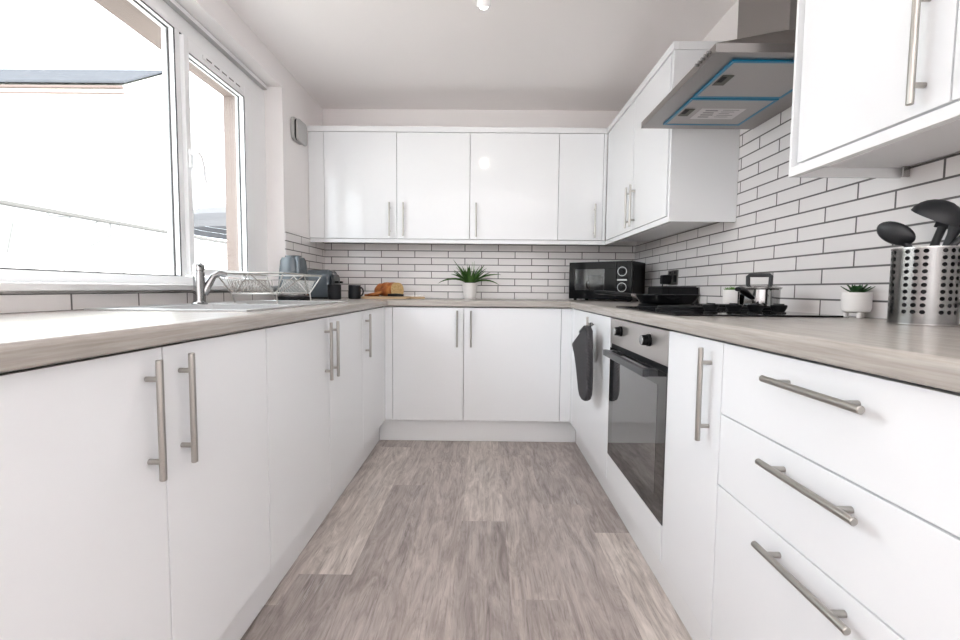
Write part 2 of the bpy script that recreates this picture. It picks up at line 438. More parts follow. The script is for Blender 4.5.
struct(B().box(-1.340, -1.334, SY0 + .034, SY1 - .075, SZ0 + .034, SZ1 - .06).build('sash_pane', M['glass'], sash))
h = B(); h.box(-1.2975, -1.287, SY0 + .006, SY0 + .030, 1.50, 1.58, .004)
h.tube([(-1.288, SY0 + .018, 1.565), (-1.262, SY0 + .02, 1.565), (-1.256, SY0 + .026, 1.55), (-1.252, SY0 + .04, 1.50), (-1.252, SY0 + .05, 1.44)], .009, 10, rs=[.010, .010, .010, .009, .007])
struct(h.build('window_handle', M['upvc'], sash))
h = B()
h.box(-1.2978, -1.290, 2.07, 2.40, 2.018, 2.036, .003)
struct(h.build('trickle_vent', M['upvc'], sash))
h = B()
for k in range(5): h.box(-1.2902, -1.2895, 2.09 + k * .060, 2.13 + k * .060, 2.023, 2.030)
struct(h.build('vent_slot', M['ventdark'], sash))
# white head track under the window soffit
o = B().box(-1.3115, -1.285, OY0 + .01, OY1 - .02, 2.138, 2.158, .002).box(-1.3105, -1.287, OY0 + .012, OY1 - .022, 2.158, 2.1605, mi=1).box(-1.3112, -1.2865, OY0 + .012, OY1 - .022, 2.135, 2.138, mi=1).build('blind_track', [M['upvc'], M['vent']])  # light grey strips above and below stand in for shadow lines along the track
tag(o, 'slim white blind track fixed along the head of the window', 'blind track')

# ------------------------------------------------------------------ bar handles
def bar_handle(parent, axis, c, a0, a1, depth_axis, face, out, r=.0062):
    """bar along 'axis' from a0 to a1 with two posts back to the door face"""
    b = B(); p = .036
    def P(a, d):
        q = [0, 0, 0]
        q[axis] = a; q[depth_axis] = d; q[3 - axis - depth_axis] = c
        return tuple(q)
    b.cyl(P(a0, out), P(a1, out), r, n=16, bev=.0012)
    for a in (a0 + p, a1 - p): b.cyl(P(a, face), P(a, out), .0052, n=12)
    return b.build('handle', M['steel'], parent)

HB0, HB1 = .621, .848
def base_cabinet(label, side, a0, a1, doors, group, posts=(), group_body=True):
    """side: 'L','R','B'; doors: list of (a0,a1,handle position)"""
    mid = (a0 + a1) / 2
    loc = {'L': (-.9, mid, DB), 'R': (.84, mid, DB), 'B': (mid, 3.03, DB)}[side]
    t = thing('base_cabinet', label, 'cabinet', loc, group)
    face = {'L': XL, 'R': XR, 'B': YB}[side]; sg = {'L': -1, 'R': 1, 'B': 1}[side]
    def bx(b, p0, p1, d0, d1, z0, z1, bev=0):
        d0, d1 = face + sg * d0, face + sg * d1
        d0, d1 = min(d0, d1), max(d0, d1)
        if side == 'B': b.box(p0, p1, d0, d1, z0, z1, bev)
        else: b.box(d0, d1, p0, p1, z0, z1, bev)
        return b
    top = .70 if 'sink' in label else .866
    b = bx(B(), a0 + .001, a1 - .001, .021, .555, DB, top)
    if top < .8: bx(b, a0 + .001, a1 - .001, .021, .06, top, .866)
    b.build('carcass', M['carcass'], t)
    for (d0, d1, hp) in doors:
        d = bx(B(), d0 + .0016, d1 - .0016, 0, .019, DB + .001, DT, .0016).build('door', M['gloss'], t)
        if hp is not None: bar_handle(d, 2, hp, HB0, HB1, 1 if side == 'B' else 0, face, face - sg * .0255)
    for (p0, p1) in posts:
        bx(B(), p0 + .0003, p1 - .0003, .0002, .019, DB + .001, DT, .0006).build('corner_post', M['gloss'], t)
    return t
GB = 'white gloss base cabinets'
base_cabinet('nearest white gloss double cupboard on the window side, under bare worktop', 'L', .441, 1.245, [(.441, .841, .798), (.841, 1.245, .887)], GB)
base_cabinet('white gloss double cupboard directly below the sink, two handles side by side', 'L', 1.245, 2.235, [(1.245, 1.745, 1.705), (1.745, 2.235, 1.783)], GB)
base_cabinet('white gloss corner cupboard below the toaster and mugs, single door', 'L', 2.235, 2.742, [(2.235, 2.685, 2.292)], GB, [(2.686, YB + .019)])
base_cabinet('narrower end wall cupboard below the chopping board, handle at its right edge', 'B', -.5735, -.128, [(-.5735, -.128, -.168)], GB, [(XL, -.5745)])
base_cabinet('wider end wall cupboard below the leafy potted plant, handle at its left edge', 'B', -.128, .4796, [(-.128, .4796, -.082)], GB, [(.4806, XR)])
base_cabinet('white gloss corner cupboard with the oven mitt hanging from its handle', 'R', 1.906, 2.742, [(1.906, 2.685, 2.224)], GB, [(2.686, YB + .019)])
base_cabinet('slim white gloss cupboard between the oven and the drawers', 'R', 1.004, 1.302, [(1.004, 1.302, 1.055)], GB)

# drawer unit
t = thing('drawer_cabinet', 'white gloss three-drawer cabinet with long horizontal bar handles', 'cabinet', (.84, .70, DB))
B().box(XR + .021, XR + .555, .405, 1.003, DB, .866).build('carcass', M['carcass'], t)
for (z0, z1, hz) in ((.7040, DT, .8215), (.5375, .7010, .6625), (DB + .001, .5345, .5015)):
    d = B().box(XR, XR + .019, .4065, 1.0024, z0, z1, .0016).build('drawer', M['gloss'], t)
    bar_handle(d, 1, hz, .6015, .8205, 0, XR, XR - .0255)

# oven in its housing
t = thing('oven_housing', 'white gloss housing panel below the built-in oven', 'cabinet', (.84, 1.604, DB))
B().box(XR, XR + .019, 1.3055, 1.9025, DB + .001, .266, .0016).build('filler_panel', M['gloss'], t)
B().box(XR + .021, XR + .555, 1.304, 1.904, DB, .262).build('carcass', M['carcass'], t)
ov = thing('built_in_oven', 'built-in electric oven with steel fascia, two knobs and black glass door', 'oven', (.84, 1.604, .27))
B().box(XR + .022, XR + .55, 1.315, 1.893, .268, .858).build('oven_body', M['black'], ov)
B().box(XR + .001, XR + .021, 1.3055, 1.9025, .757, .864, .0015).build('control_panel', M['oven_steel'], ov)
B().box(XR + .006, XR + .021, 1.3075, 1.9005, .738, .7568).build('vent_gap', M['black'], ov)
for y in (1.755, 1.452):
    k = B(); k.cyl((XR + .0005, y, .820), (XR - .008, y, .820), .0205, n=28); k.cyl((XR - .008, y, .820), (XR - .026, y, .820), .018, .0165, n=28, bev=.0015)
    kk = k.build('knob', M['black'], ov)
    k = B(); k.cyl((XR - .026, y, .820), (XR - .029, y, .820), .0163, n=28, bev=.001); k.build('knob_cap', M['chrome'], kk)
d = B().box(XR, XR + .021, 1.3055, 1.9025, .2685, .7375, .0015).build('oven_door', M['ovenglass'], ov)
B().box(XR - .0006, XR - .0001, 1.372, 1.842, .335, .690).build('oven_window', M['ovenwin'], d)
h = B(); h.box(.498, .517, 1.372, 1.838, .7125, .7365, .002)
for y in (1.372, 1.798): h.box(.5165, XR - .0002, y, y + .040, .7145, .7345)
h.build('oven_handle', M['handleblk'], d)
# brand-like marks are only dots round the knobs
for y in (1.755, 1.452):
    k = B()
    for i in range(9):
        a = -PI * .15 + i * PI * 1.3 / 8
        k.cyl((XR + .0011, y + .027 * math.cos(a), .82 + .027 * math.sin(a)), (XR + .0006, y + .027 * math.cos(a), .82 + .027 * math.sin(a)), .0011, n=8)
    k.build('dial_marks', M['ink'], ov)

# plinths
GP = 'white plinth boards'
tag(B().box(XL - .066, XL - .05, .35, YB + .048, .002, .148, .001).build('plinth_board', M['plinth']), 'white plinth board along the floor under the sink side cupboards', 'plinth', GP)
tag(B().box(XL - .0495, XR + .0495, YB + .05, YB + .066, .002, .148, .001).build('plinth_board', M['plinth']), 'white plinth board across the end wall, below the pair of cupboards', 'plinth', GP)
tag(B().box(XR + .05, XR + .066, .35, YB + .048, .002, .148, .001).build('plinth_board', M['plinth']), 'white plinth board along the floor under the oven and drawers', 'plinth', GP)

# worktops
OH = .017
def front_round(x0, x1, sgn):   # outline with a rounded front edge (x-z)
    r = .012
    if sgn > 0: return [(x0, WT0), (x1 - .006, WT0)] + arc(x1 - .006, WT0 + .006, .006, -PI / 2, 0, 4)[1:] + arc(x1 - r, WT1 - r, r, 0, PI / 2, 6) + [(x0, WT1)]
    return [(x1, WT0), (x1, WT1)] + arc(x0 + r, WT1 - r, r, PI / 2, PI, 6) + arc(x0 + .006, WT0 + .006, .006, PI, 1.5 * PI, 4)
GW = 'oak effect worktops'
SK = (-1.135, -.715, 1.31, 2.18)      # hole for the sink in the left worktop
w = B(); xe = XL + OH; xw = WL + .001
w.prism(front_round(xw, xe, 1), .35, SK[2], 'y'); w.prism(front_round(xw, xe, 1), SK[3], WB - .001, 'y')
w.prism(front_round(SK[1], xe, 1), SK[2], SK[3], 'y'); w.box(xw, SK[0], SK[2], SK[3], WT0, WT1)
tag(w.build('worktop', M['wt_y']), 'pale oak effect worktop on the window side holding the sink', 'worktop', GW)
w = B(); r = .012; ye = YB - OH
prof = [(WB - .001, WT0), (WB - .001, WT1)] + arc(ye + r, WT1 - r, r, PI / 2, PI, 6) + arc(ye + .006, WT0 + .006, .006, PI, 1.5 * PI, 4)
w.prism(prof, xe + .0004, XR - OH - .0004, 'x')
tag(w.build('worktop', M['wt_x']), 'short pale oak effect worktop across the end wall under the leafy plant', 'worktop', GW)
w = B(); w.prism(front_round(XR - OH, WR - .001, -1), .30, WB - .001, 'y')
tag(w.build('worktop', M['wt_y']), 'pale oak effect worktop on the cooker side holding the hob', 'worktop', GW)

# ------------------------------------------------------------------ wall units
DZ0, DZ1 = 1.3225, 2.0335
UH0, UH1 = 1.336, 1.564
def wall_unit(label, side, a0, a1, doors, posts=(), back=None):
    mid = (a0 + a1) / 2
    face = {'R': XU, 'B': YU}[side]; back = back or {'R': WR - .011, 'B': WB - .001}[side]
    loc = {'R': ((face + back) / 2, mid, DZ0), 'B': (mid, (face + back) / 2, DZ0)}[side]
    t = thing('wall_cabinet', label, 'cabinet', loc, 'white gloss wall cabinets')
    def bx(b, p0, p1, d0, d1, z0, z1, bev=0):
        if side == 'B': b.box(p0, p1, d0, d1, z0, z1, bev)
        else: b.box(d0, d1, p0, p1, z0, z1, bev)
        return b
    bx(B(), a0 + .001, a1 - .001, face + .021, back, 1.3175, DZ1 + .001, .001).build('carcass', M['carcass'], t)
    for (d0, d1, hp) in doors:
        d = bx(B(), d0 + .0016, d1 - .0016, face, face + .019, DZ0, DZ1, .0016).build('door', M['gloss'], t)
        bar_handle(d, 2, hp, UH0, UH1, 1 if side == 'B' else 0, face, face - .0255)
    for (p0, p1) in posts:
        bx(B(), p0 + .0012, p1 - .0012, face + .001, face + .019, DZ0, DZ1, .001).build('filler_post', M['gloss'], t)
    return t
wall_unit('white gloss double wall cabinet nearest the window on the end wall', 'B', -1.206, -.107, [(-1.10, -.605, -.652), (-.605, -.107, -.558)], [(-1.206, -1.10)])
wall_unit('wide single door wall cabinet above the leafy plant, handle at its left edge', 'B', -.107, .495, [(-.107, .495, -.063)])
wall_unit('narrow single door wall cabinet above the microwave, handle at its right edge', 'B', .495, .819, [(.495, .797, .742)], [(.797, .819)])
far_unit = wall_unit('white gloss double wall cabinet beside the far side of the cooker hood', 'R', 2.018, 3.043, [(2.036, 2.505, 2.466), (2.505, 3.018, 2.543)], [(3.018, 3.043)])
near_unit = wall_unit('nearest white gloss double wall cabinet, above the utensil canister', 'R', .392, 1.214, [(.392, .807, .757), (.807, 1.193, .856)])
B().box(XU, WR - .009, 2.0005, 2.0175, UB + .0005, 2.0345, .001).build('end_panel', M['plinth'], far_unit)
B().box(XU, WR - .009, 1.2148, 1.2225, UB + .0005, 2.0345, .001).build('end_panel', M['plinth'], near_unit)
# cornice and pelmet strips
def strips(kind, z0, z1):
    nm = kind + '_rail'; top = kind == 'cornice'; o_ = .006 if top else 0
    where = ('along the top of' if top else 'along the bottom of')
    g = 'white %s strips' % kind
    def mk(b, lab): tag(b.build(nm, M['plinth']), lab, 'trim strip', g)
    b = B(); b.box(WL + .001 if top else WL + .0085, XU - .0005 - o_, YU - o_, YU + .02, z0, z1, .0012)
    mk(b, 'white %s strip %s the end wall cabinets' % (kind, where))
    b = B(); b.box(XU - o_, XU + .02, 1.9985 if top else 2.018, YU + .02, z0, z1, .0012)
    if top: b.box(XU + .0202, WR - .0005, 1.9985, 2.0185, z0, z1, .0012)
    mk(b, 'white %s strip %s the wall cabinet beyond the hood' % (kind, where))
    b = B(); b.box(XU - o_, XU + .02, .392, 1.2145 if not top else 1.229, z0, z1, .0012)
    if top: b.box(XU + .0202, WR - .0005, 1.209, 1.229, z0, z1, .0012)
    mk(b, 'white %s strip %s the nearest wall cabinet' % (kind, where))
strips('pelmet', UB, DZ0 - .005)
strips('cornice', DZ1 + .0025, UT)
# metal clip under the near unit
B().box(1.100, 1.119, 1.190, 1.198, 1.290, 1.3172, .002).build('metal_clip', M['stain'], near_unit)

# ------------------------------------------------------------------ cooker hood
hx, hy0, hy1, hz0, hz1 = .652, 1.305, 1.905, 1.664, 1.689
t = thing('cooker_hood', 'stainless steel chimney cooker hood with blue film round its filters', 'cooker hood', (.9, 1.605, hz0))
xr = WR - .009
b = B()
# shell: lip walls, top plate sloping to the chimney, recessed underside
cx0, cy0, cy1 = .955, 1.455, 1.755
zt = 1.80
lip = [(hx, hy0), (xr, hy0), (xr, hy1), (hx, hy1)]
vs = [(x, y, hz0) for x, y in lip] + [(x, y, hz1) for x, y in lip] + [(cx0 - .02, cy0 - .02, zt), (xr, cy0 - .02, zt), (xr, cy1 + .02, zt), (cx0 - .02, cy1 + .02, zt)]
fs = [(0, 1, 5, 4), (1, 2, 6, 5), (2, 3, 7, 6), (3, 0, 4, 7), (4, 5, 9, 8), (5, 6, 10, 9), (6, 7, 11, 10), (7, 4, 8, 11), (8, 9, 10, 11), (3, 2, 1, 0)]
b.add(vs, fs)
b.build('canopy', M['hood'], t, sharp=20)
B().box(cx0, xr, cy0, cy1, zt + .0005, ZC - .001, .002).build('chimney', M['hood'], t)
fx0, fx1 = .722, 1.030
for (a, c) in ((1.345, 1.594), (1.604, 1.850)):
    fb = B().box(fx0 + .006, fx1 - .006, a + .006, c - .006, hz0 - .004, hz0 - .0002, .001).build('grease_filter', M['mesh'], t)
    r_ = B(); e = .0095
    r_.box(fx0, fx1, a, a + e, hz0 - .0055, hz0 - .0003); r_.box(fx0, fx1, c - e, c, hz0 - .0055, hz0 - .0003)
    r_.box(fx0, fx0 + e, a + e, c - e, hz0 - .0055, hz0 - .0003); r_.box(fx1 - e, fx1, a + e, c - e, hz0 - .0055, hz0 - .0003)
    r_.build('film_edging', M['blue'], fb)
    ym = (a + c) / 2
    l = B(); l.box(fx0 + .018, fx0 + .055, ym - .038, ym + .028, hz0 - .0065, hz0 - .004, .001)
    lo = l.build('filter_latch', M['latch'], fb)
    B().box(fx0 + .021, fx0 + .036, ym - .030, ym + .004, hz0 - .0078, hz0 - .0066, .0005).build('latch_button', M['black'], fb)
    if a > 1.5:
        st = B().box(.80, .965, 1.685, 1.785, hz0 - .0049, hz0 - .0041).build('sticker', M['sticker'], fb)
        k = B()
        for i in range(4): k.box(.822, .868 - .006 * (i % 2), 1.700 + i * .020, 1.708 + i * .020, hz0 - .0053, hz0 - .0049)
        for i in range(5): k.box(.885, .945 - .01 * (i % 3), 1.697 + i * .016, 1.700 + i * .016, hz0 - .0053, hz0 - .0049)
        k.build('sticker_print', M['ink'], st)
for i in range(5):
    y = 1.405 - .018 * i
    B().cyl((hx + .001, y, 1.677), (hx - .012, y, 1.677), .0042, n=14, bev=.001).build('push_button', M['chrome'], t)

# ------------------------------------------------------------------ ceiling spotlight, vent on the wall, sockets
t = thing('ceiling_spotlight', 'white twin ceiling spotlight, one bulb just dipping into view', 'ceiling light', (0, 1.78, ZC))
B().box(-.06, .06, 1.62, 1.90, ZC - .022, ZC - .0005, .006).build('mounting_plate', M['upvc'], t)
for (p, q) in (((-.015, 1.84, ZC - .022), (-.017, 1.970, 2.100)), ((.015, 1.69, ZC - .022), (.09, 1.61, 2.10))):
    p, q = Vector(p), Vector(q); d = (q - p).normalized()
    hd = B().tube([p, p + (q - p) * .45], .007, 10).lathe([(.012, 0), (.026, .012), (.030, .05), (.027, .05), (.02, .02)], p + (q - p) * .4, d, 24, cap0=True).build('spot_head', M['upvc'], t)
    e = p + (q - p) * .4 + d * .028
    B().lathe([(.006, 0), (.017, .008), (.020, .022), (.012, .032), (.001, .034)], e, d, 20, cap0=True).build('bulb', M['bulb'], hd)

t = thing('wall_vent', 'small rounded square grey vent cover on the wall beyond the window', 'vent', (WL, 2.87, 1.96))
def slab(b, poly, x0, x1, bev, mi=0): return b.prism(poly, x0, x1, 'x', bev, mi)
slab(B(), rrect(2.778, 2.925, 1.900, 2.040, .03), WL + .0005, WL + .020, .004).build('back_plate', M['vent'], t)
slab(B(), rrect(2.800, 2.945, 1.896, 2.036, .03), WL + .0235, WL + .040, .005).build('cover', M['vent'], t)
slab(B(), rrect(2.792, 2.935, 1.902, 2.032, .03), WL + .0202, WL + .0233, 0).build('shadow_gap', M['black'], t)

t = thing('wall_socket', 'brushed grey double wall socket on the tiles behind the black appliance', 'socket', (WR - .008, 2.64, 1.06))
slab(B(), rrect(2.570, 2.708, 1.018, 1.105, .008), WR - .013, WR - .0083, .0015).build('face_plate', M['socket'], t)
for y in (2.605, 2.672): B().box(WR - .0145, WR - .0131, y - .018, y + .018, 1.035, 1.075).build('outlet', M['black'], t)
for y in (2.605, 2.672): B().box(WR - .016, WR - .0131, y - .006, y + .006, 1.082, 1.097, .001).build('rocker_switch', M['black'], t)
p = B(); p.box(1.062, WR - .0148, 2.648, 2.697, 1.022, 1.078, .008)
p.tube([(1.072, 2.672, 1.022), (1.068, 2.67, .995), (1.05, 2.60, .955), (1.03, 2.53, .93), (1.02, 2.505, .925)], .0035, 8)
tag(p.build('plug', M['black']), 'black plug with cable in the wall socket', 'plug')

t = thing('countertop_appliance', 'low black box-shaped appliance on the worktop behind the frying pan', 'appliance', (1.02, 2.4, WT1))
B().box(.920, 1.112, 2.300, 2.500, .9155, 1.003, .006).build('body', M['black'], t)
B().box(.955, .957, 2.2985, 2.3002, .93, .995).build('seam', M['blackgloss'], t)
B().box(.928, 1.104, 2.308, 2.492, 1.003, 1.0065, .002).build('lid', M['blackgloss'], t)
for x in (.94, 1.09):
    for y in (2.32, 2.48): B().cyl((x, y, WT1 + .0003), (x, y, .9158), .009, n=12).build('foot', M['black'], t)

# ------------------------------------------------------------------ microwave (turned into the corner)
P1, P2 = Vector((.590, 3.100, 0)), Vector((.944, 2.838, 0))
ex = (P2 - P1).normalized(); ey = Vector((-ex.y, ex.x, 0)); Wm = (P2 - P1).length
t = thing('microwave', 'black microwave with two round dials standing in the corner', 'microwave', (P1.x, P1.y, WT1))
MX = Matrix(((ex.x, ey.x, 0, P1.x), (ex.y, ey.y, 0, P1.y), (0, 0, 1, WT1), (0, 0, 0, 1)))
def local(b):
    b.v = [tuple(MX @ Vector(v)) for v in b.v]; return b
Hm, Dm = .263, .264; zb = .012; wx = .305; dd = .022
b = B()   # cabinet around an open cavity
b.box(0, Wm, dd, Dm, Hm - .02, Hm, .002); b.box(0, Wm, dd, Dm, zb, zb + .03, .002); b.box(0, .02, dd, Dm, zb + .03, Hm - .02)
b.box(wx, Wm, dd, Dm, zb + .03, Hm - .02); b.box(.02, wx, Dm - .02, Dm, zb + .03, Hm - .02)
local(b).build('housing', M['black'], t)
b = B(); c = .0015
b.box(.0205, wx - .0005, Dm - .0225, Dm - .0205, zb + .0305, Hm - .0205); b.box(.0205, wx - .0005, dd + .002, Dm - .023, zb + .0305, zb + .0325)
b.box(.0205, wx - .0005, dd + .002, Dm - .023, Hm - .0225, Hm - .0205); b.box(.0205, .0225, dd + .002, Dm - .023, zb + .033, Hm - .023); b.box(wx - .0025, wx - .0005, dd + .002, Dm - .023, zb + .033, Hm - .023)
local(b).build('oven_cavity', M['microcav'], t)
wy0, wy1, wz0, wz1 = .038, .255, .072, .215
b = B(); b.box(0, wx + .03, 0, dd - .001, wz1, Hm, .002); b.box(0, wx + .03, 0, dd - .001, zb, wz0, .002); b.box(0, wy0, 0, dd - .001, wz0, wz1); b.box(wy1, wx + .03, 0, dd - .001, wz0, wz1)
door = local(b).build('door', M['microdoor'], t)
local(B().box(wy0, wy1, .004, .008, wz0, wz1)).build('door_window', M['microglass'], door)
pan_ = local(B().box(wx + .0315, Wm, 0, dd - .001, zb, Hm, .002)).build('control_panel', M['blackgloss'], t)
pc = wx + .031 + (Wm - wx - .031) * .36
for z in (.196, .093):
    k = B(); k.cyl((pc, -.0003, z), (pc, -.018, z), .021, .019, n=28, bev=.0015)
    kk = local(k).build('dial', M['black'], pan_)
    r_ = B(); r_.lathe([(.0265, 0), (.0305, 0), (.0305, .0008), (.0265, .0008), (.0265, 0)], (pc, -.0001, z), (0, -1, 0), 32); local(r_).build('dial_ring', M['dial'], kk)
local(B().box(pc - .032, pc + .032, -.0012, -.0001, .136, .146)).build('panel_line', M['dial'], pan_)
for x in (.03, Wm - .03):
    for y in (.04, Dm - .03): local(B().cyl((x, y, .0004), (x, y, zb + .0003), .012, n=12)).build('foot', M['black'], t)

def mug(loc, ang, label, r=.040, h=.092, group='dark mugs'):
    t = thing('mug', label, 'mug', loc, group); x, y, z = loc
    b = B(); b.lathe([(.001, .006), (r - .006, .008), (r - .004, h - .001), (r - .002, h), (r, h - .001), (r, .004), (r - .003, .0004), (.001, .0004)], (x, y, z), n=36)
    b.build('cup', M['mug'], t)
    d = Vector((math.cos(ang), math.sin(ang), 0)); pts = []
    for i in range(11):
        a = -PI * .5 + PI * i / 10
        pts.append(Vector((x, y, z + h * .52)) + d * (r - .003 + .026 * math.cos(a)) + Vector((0, 0, .029 * math.sin(a))))
    B().tube(pts, .0052, 10).build('handle', M['mug'], t)
    return t
mug((-.940, 2.762, WT1), 2.2, 'black mug standing against the blue-grey toaster')
mug((-.862, 2.925, WT1), -.25, 'black mug with its handle towards the chopping board')
cm = MX @ Vector((.165, .085, zb + .0328))
mug(tuple(cm), math.atan2(-ex.y, -ex.x), 'dark mug inside the microwave, seen through its door window', .050, .130)

# ------------------------------------------------------------------ kettle and toaster
kx, ky = -1.082, 2.5
t = thing('kettle', 'blue-grey electric kettle beside the dish rack', 'kettle', (kx, ky, WT1))
B().lathe([(.085, .0005), (.088, .006), (.086, .020), (.075, .024)], (kx, ky, WT1), n=40, cap0=True, cap1=True).build('power_base', M['black'], t)
B().lathe([(.080, .0245), (.082, .030), (.080, .045)], (kx, ky, WT1), n=40, cap0=True, cap1=True).build('steel_band', M['chrome'], t)
B().lathe([(.080, .0455), (.081, .06), (.078, .12), (.072, .19), (.068, .222), (.060, .238), (.045, .243)], (kx, ky, WT1), n=44, cap0=True, cap1=True).build('jug', M['kettle'], t)
B().lathe([(.044, .2435), (.043, .249), (.030, .252), (.001, .253)], (kx, ky, WT1), n=32, cap0=True).build('lid', M['kettle'], t)
d = Vector((.62, -.78, 0)).normalized(); K = Vector((kx, ky, WT1))
B().tube([K + d * .062 + Vector((0, 0, .228)), K + d * .088 + Vector((0, 0, .232)), K + d * .104 + Vector((0, 0, .212)), K + d * .107 + Vector((0, 0, .15)), K + d * .100 + Vector((0, 0, .09)), K + d * .079 + Vector((0, 0, .07))], .011, 14,
         rs=[.013, .014, .0135, .0125, .012, .012]).build('handle', M['kettle'], t)
e = -d
B().tube([K + e * .060 + Vector((0, 0, .19)), K + e * .082 + Vector((0, 0, .215)), K + e * .094 + Vector((0, 0, .232))], .016, 14, rs=[.022, .018, .012]).build('spout', M['kettle'], t)

tx0, tx1, ty0, ty1 = -1.190, -.972, 2.815, 2.995
t = thing('toaster', 'blue-grey toaster with rounded top between the kettle and the mugs', 'toaster', (-1.08, 2.9, WT1))
prof = [(ty0 + .008, .922), (ty1 - .008, .922), (ty1, .935), (ty1, 1.040)] + arc(ty1 - .052, 1.045, .052, 0, PI / 2, 8) + arc(ty0 + .052, 1.045, .052, PI / 2, PI, 8) + [(ty0, 1.040), (ty0, .935)]
B().prism(prof, tx0, tx1 - .018, 'x', .022, seg=5).build('shell', M['toaster'], t)
prof2 = [((u - 2.905) * .965 + 2.905, (v - .92) * .965 + .923) for u, v in prof]
B().prism([((u - 2.905) * .80 + 2.905, (v - .92) * .80 + .930) for u, v in prof], tx1 - .0175, tx1, 'x', .008).build('end_panel', M['handleblk'], t)
for y in (2.872, 2.938): B().box(tx0 + .03, tx1 - .04, y - .013, y + .013, 1.0965, 1.0985, .001).build('bread_slot', M['black'], t)
for y in (2.872, 2.938):
    l = B(); l.box(tx1 + .0002, tx1 + .026, y - .016, y + .016, 1.012, 1.026, .004); l.build('lever', M['black'], t)
    B().cyl((tx1 + .0002, y, .958), (tx1 + .012, y, .958), .013, n=20, bev=.002).build('browning_dial', M['chrome'], t)
B().box(tx0 + .006, tx1 - .008, ty0 + .006, ty1 - .006, WT1 + .0005, .9215, .003).build('base', M['black'], t)

# ------------------------------------------------------------------ sink, tap, dish rack
sx0, sx1, sy0, sy1 = -1.165, -.690, 1.275, 2.215
t = thing('kitchen_sink', 'stainless steel inset sink with drainer below the window', 'sink', (-.93, 1.75, WT1))
bx0, bx1, by0, by1 = -1.075, -.735, 1.335, 1.735
def deck(b, z0, z1):
    b.box(sx0, sx1, sy0, by0, z0, z1); b.box(sx0, sx1, by1, sy1, z0, z1); b.box(sx0, bx0, by0, by1, z0, z1); b.box(bx1, sx1, by0, by1, z0, z1)
b = B(); deck(b, WT1 + .0005, WT1 + .0035)
for (xa, xb, ya, yb) in ((sx0, sx1, sy0, sy0 + .008), (sx0, sx1, sy1 - .008, sy1), (sx0, sx0 + .008, sy0 + .008, sy1 - .008), (sx1 - .008, sx1, sy0 + .008, sy1 - .008)):
    b.box(xa, xb, ya, yb, WT1 + .0035, WT1 + .0065, .0012)
b.build('drainer_deck', M['sinksteel'], t)
b = B(); zb_ = .745
b.box(bx0, bx1, by0, by1, zb_, zb_ + .002)
for (xa, xb, ya, yb) in ((bx0, bx1, by0, by0 + .002), (bx0, bx1, by1 - .002, by1), (bx0, bx0 + .002, by0 + .002, by1 - .002), (bx1 - .002, bx1, by0 + .002, by1 - .002)):
    b.box(xa, xb, ya, yb, zb_ + .002, WT1 + .0005)
b.build('bowl', M['sinksteel'], t)
B().lathe([(.001, .0022), (.02, .0022), (.036, .005), (.038, .0022)], ((bx0 + bx1) / 2, (by0 + by1) / 2, zb_), n=28).build('plughole', M['chrome'], t)
b = B()
for k in range(9): b.tube([(-1.09 + k * .042, 1.78, WT1 + .0036), (-1.09 + k * .042, 2.17, WT1 + .0036)], .0035, 8)
b.build('drainer_ridge', M['sinksteel'], t)

fx, fy, fz = -1.102, 1.70, WT1 + .0036
t = thing('mixer_tap', 'chrome single lever mixer tap at the back of the sink', 'tap', (fx, fy, fz))
B().lathe([(.028, 0), (.028, .004), (.023, .008), (.021, .016), (.0195, .122), (.0185, .125)], (fx, fy, fz), n=32, cap0=True, cap1=True).build('body', M['chrome'], t)
B().tube([(fx + .010, fy + .010, fz + .040), (fx + .022, fy + .022, fz + .075), (fx + .034, fy + .034, fz + .108), (fx + .050, fy + .050, fz + .122), (fx + .066, fy + .066, fz + .114)], .011, 16, rs=[.015, .014, .0125, .012, .0125]).build('spout', M['chrome'], t)
l = B(); l.lathe([(.0175, .1252), (.0175, .129), (.0200, .131), (.0200, .150), (.017, .155), (.001, .157)], (fx, fy, fz), n=28, cap0=True)
l.tube([(fx + .004, fy - .004, fz + .146), (fx + .014, fy - .014, fz + .150), (fx + .026, fy - .026, fz + .153)], .006, 12, rs=[.008, .0068, .006])
l.build('lever', M['chrome'], t)

rx0, rx1, ry0, ry1 = -1.090, -.815, 1.785, 2.205
t = thing('dish_rack', 'folding wire dish rack standing empty on the sink drainer', 'dish rack', (-.95, 2.0, WT1 + .0035))
zt_, zm_, zf_ = 1.040, .955, WT1 + .0077
iX, iY = .045, .035
b = B()
top = [(rx0, ry0, zt_), (rx1, ry0, zt_), (rx1, ry1, zt_), (rx0, ry1, zt_)]
b.tube([Vector(top[i]).lerp(Vector(top[(i + 1) % 4]), k / 6) for i in range(4) for k in range(6)], .0032, 8, closed=True)
b.build('top_rail', M['wire'], t)
low = [(rx0 + iX, ry0 + iY, zm_), (rx1 - iX, ry0 + iY, zm_), (rx1 - iX, ry1 - iY, zm_), (rx0 + iX, ry1 - iY, zm_)]
b = B(); b.tube([Vector(low[i]).lerp(Vector(low[(i + 1) % 4]), k / 6) for i in range(4) for k in range(6)], .0028, 8, closed=True)
b.build('lower_rail', M['wire'], t)
for (y, yi) in ((ry0, ry0 + iY), (ry1, ry1 - iY)):
    xm = (rx0 + rx1) / 2
    b = B(); b.tube([(rx0, y, zt_), (rx0 + iX, yi, zm_), (rx0 + iX + .012, yi, zf_)], .0028, 8); b.tube([(rx1, y, zt_), (rx1 - iX, yi, zm_), (rx1 - iX + .004, yi, zf_)], .0028, 8)
    b.tube([(xm, y, zt_ - .003), (rx0 + iX + .012, yi, zm_)], .0024, 8); b.tube([(xm, y, zt_ - .003), (rx1 - iX - .012, yi, zm_)], .0024, 8)
    b.build('end_frame', M['wire'], t)
ym = (ry0 + ry1) / 2
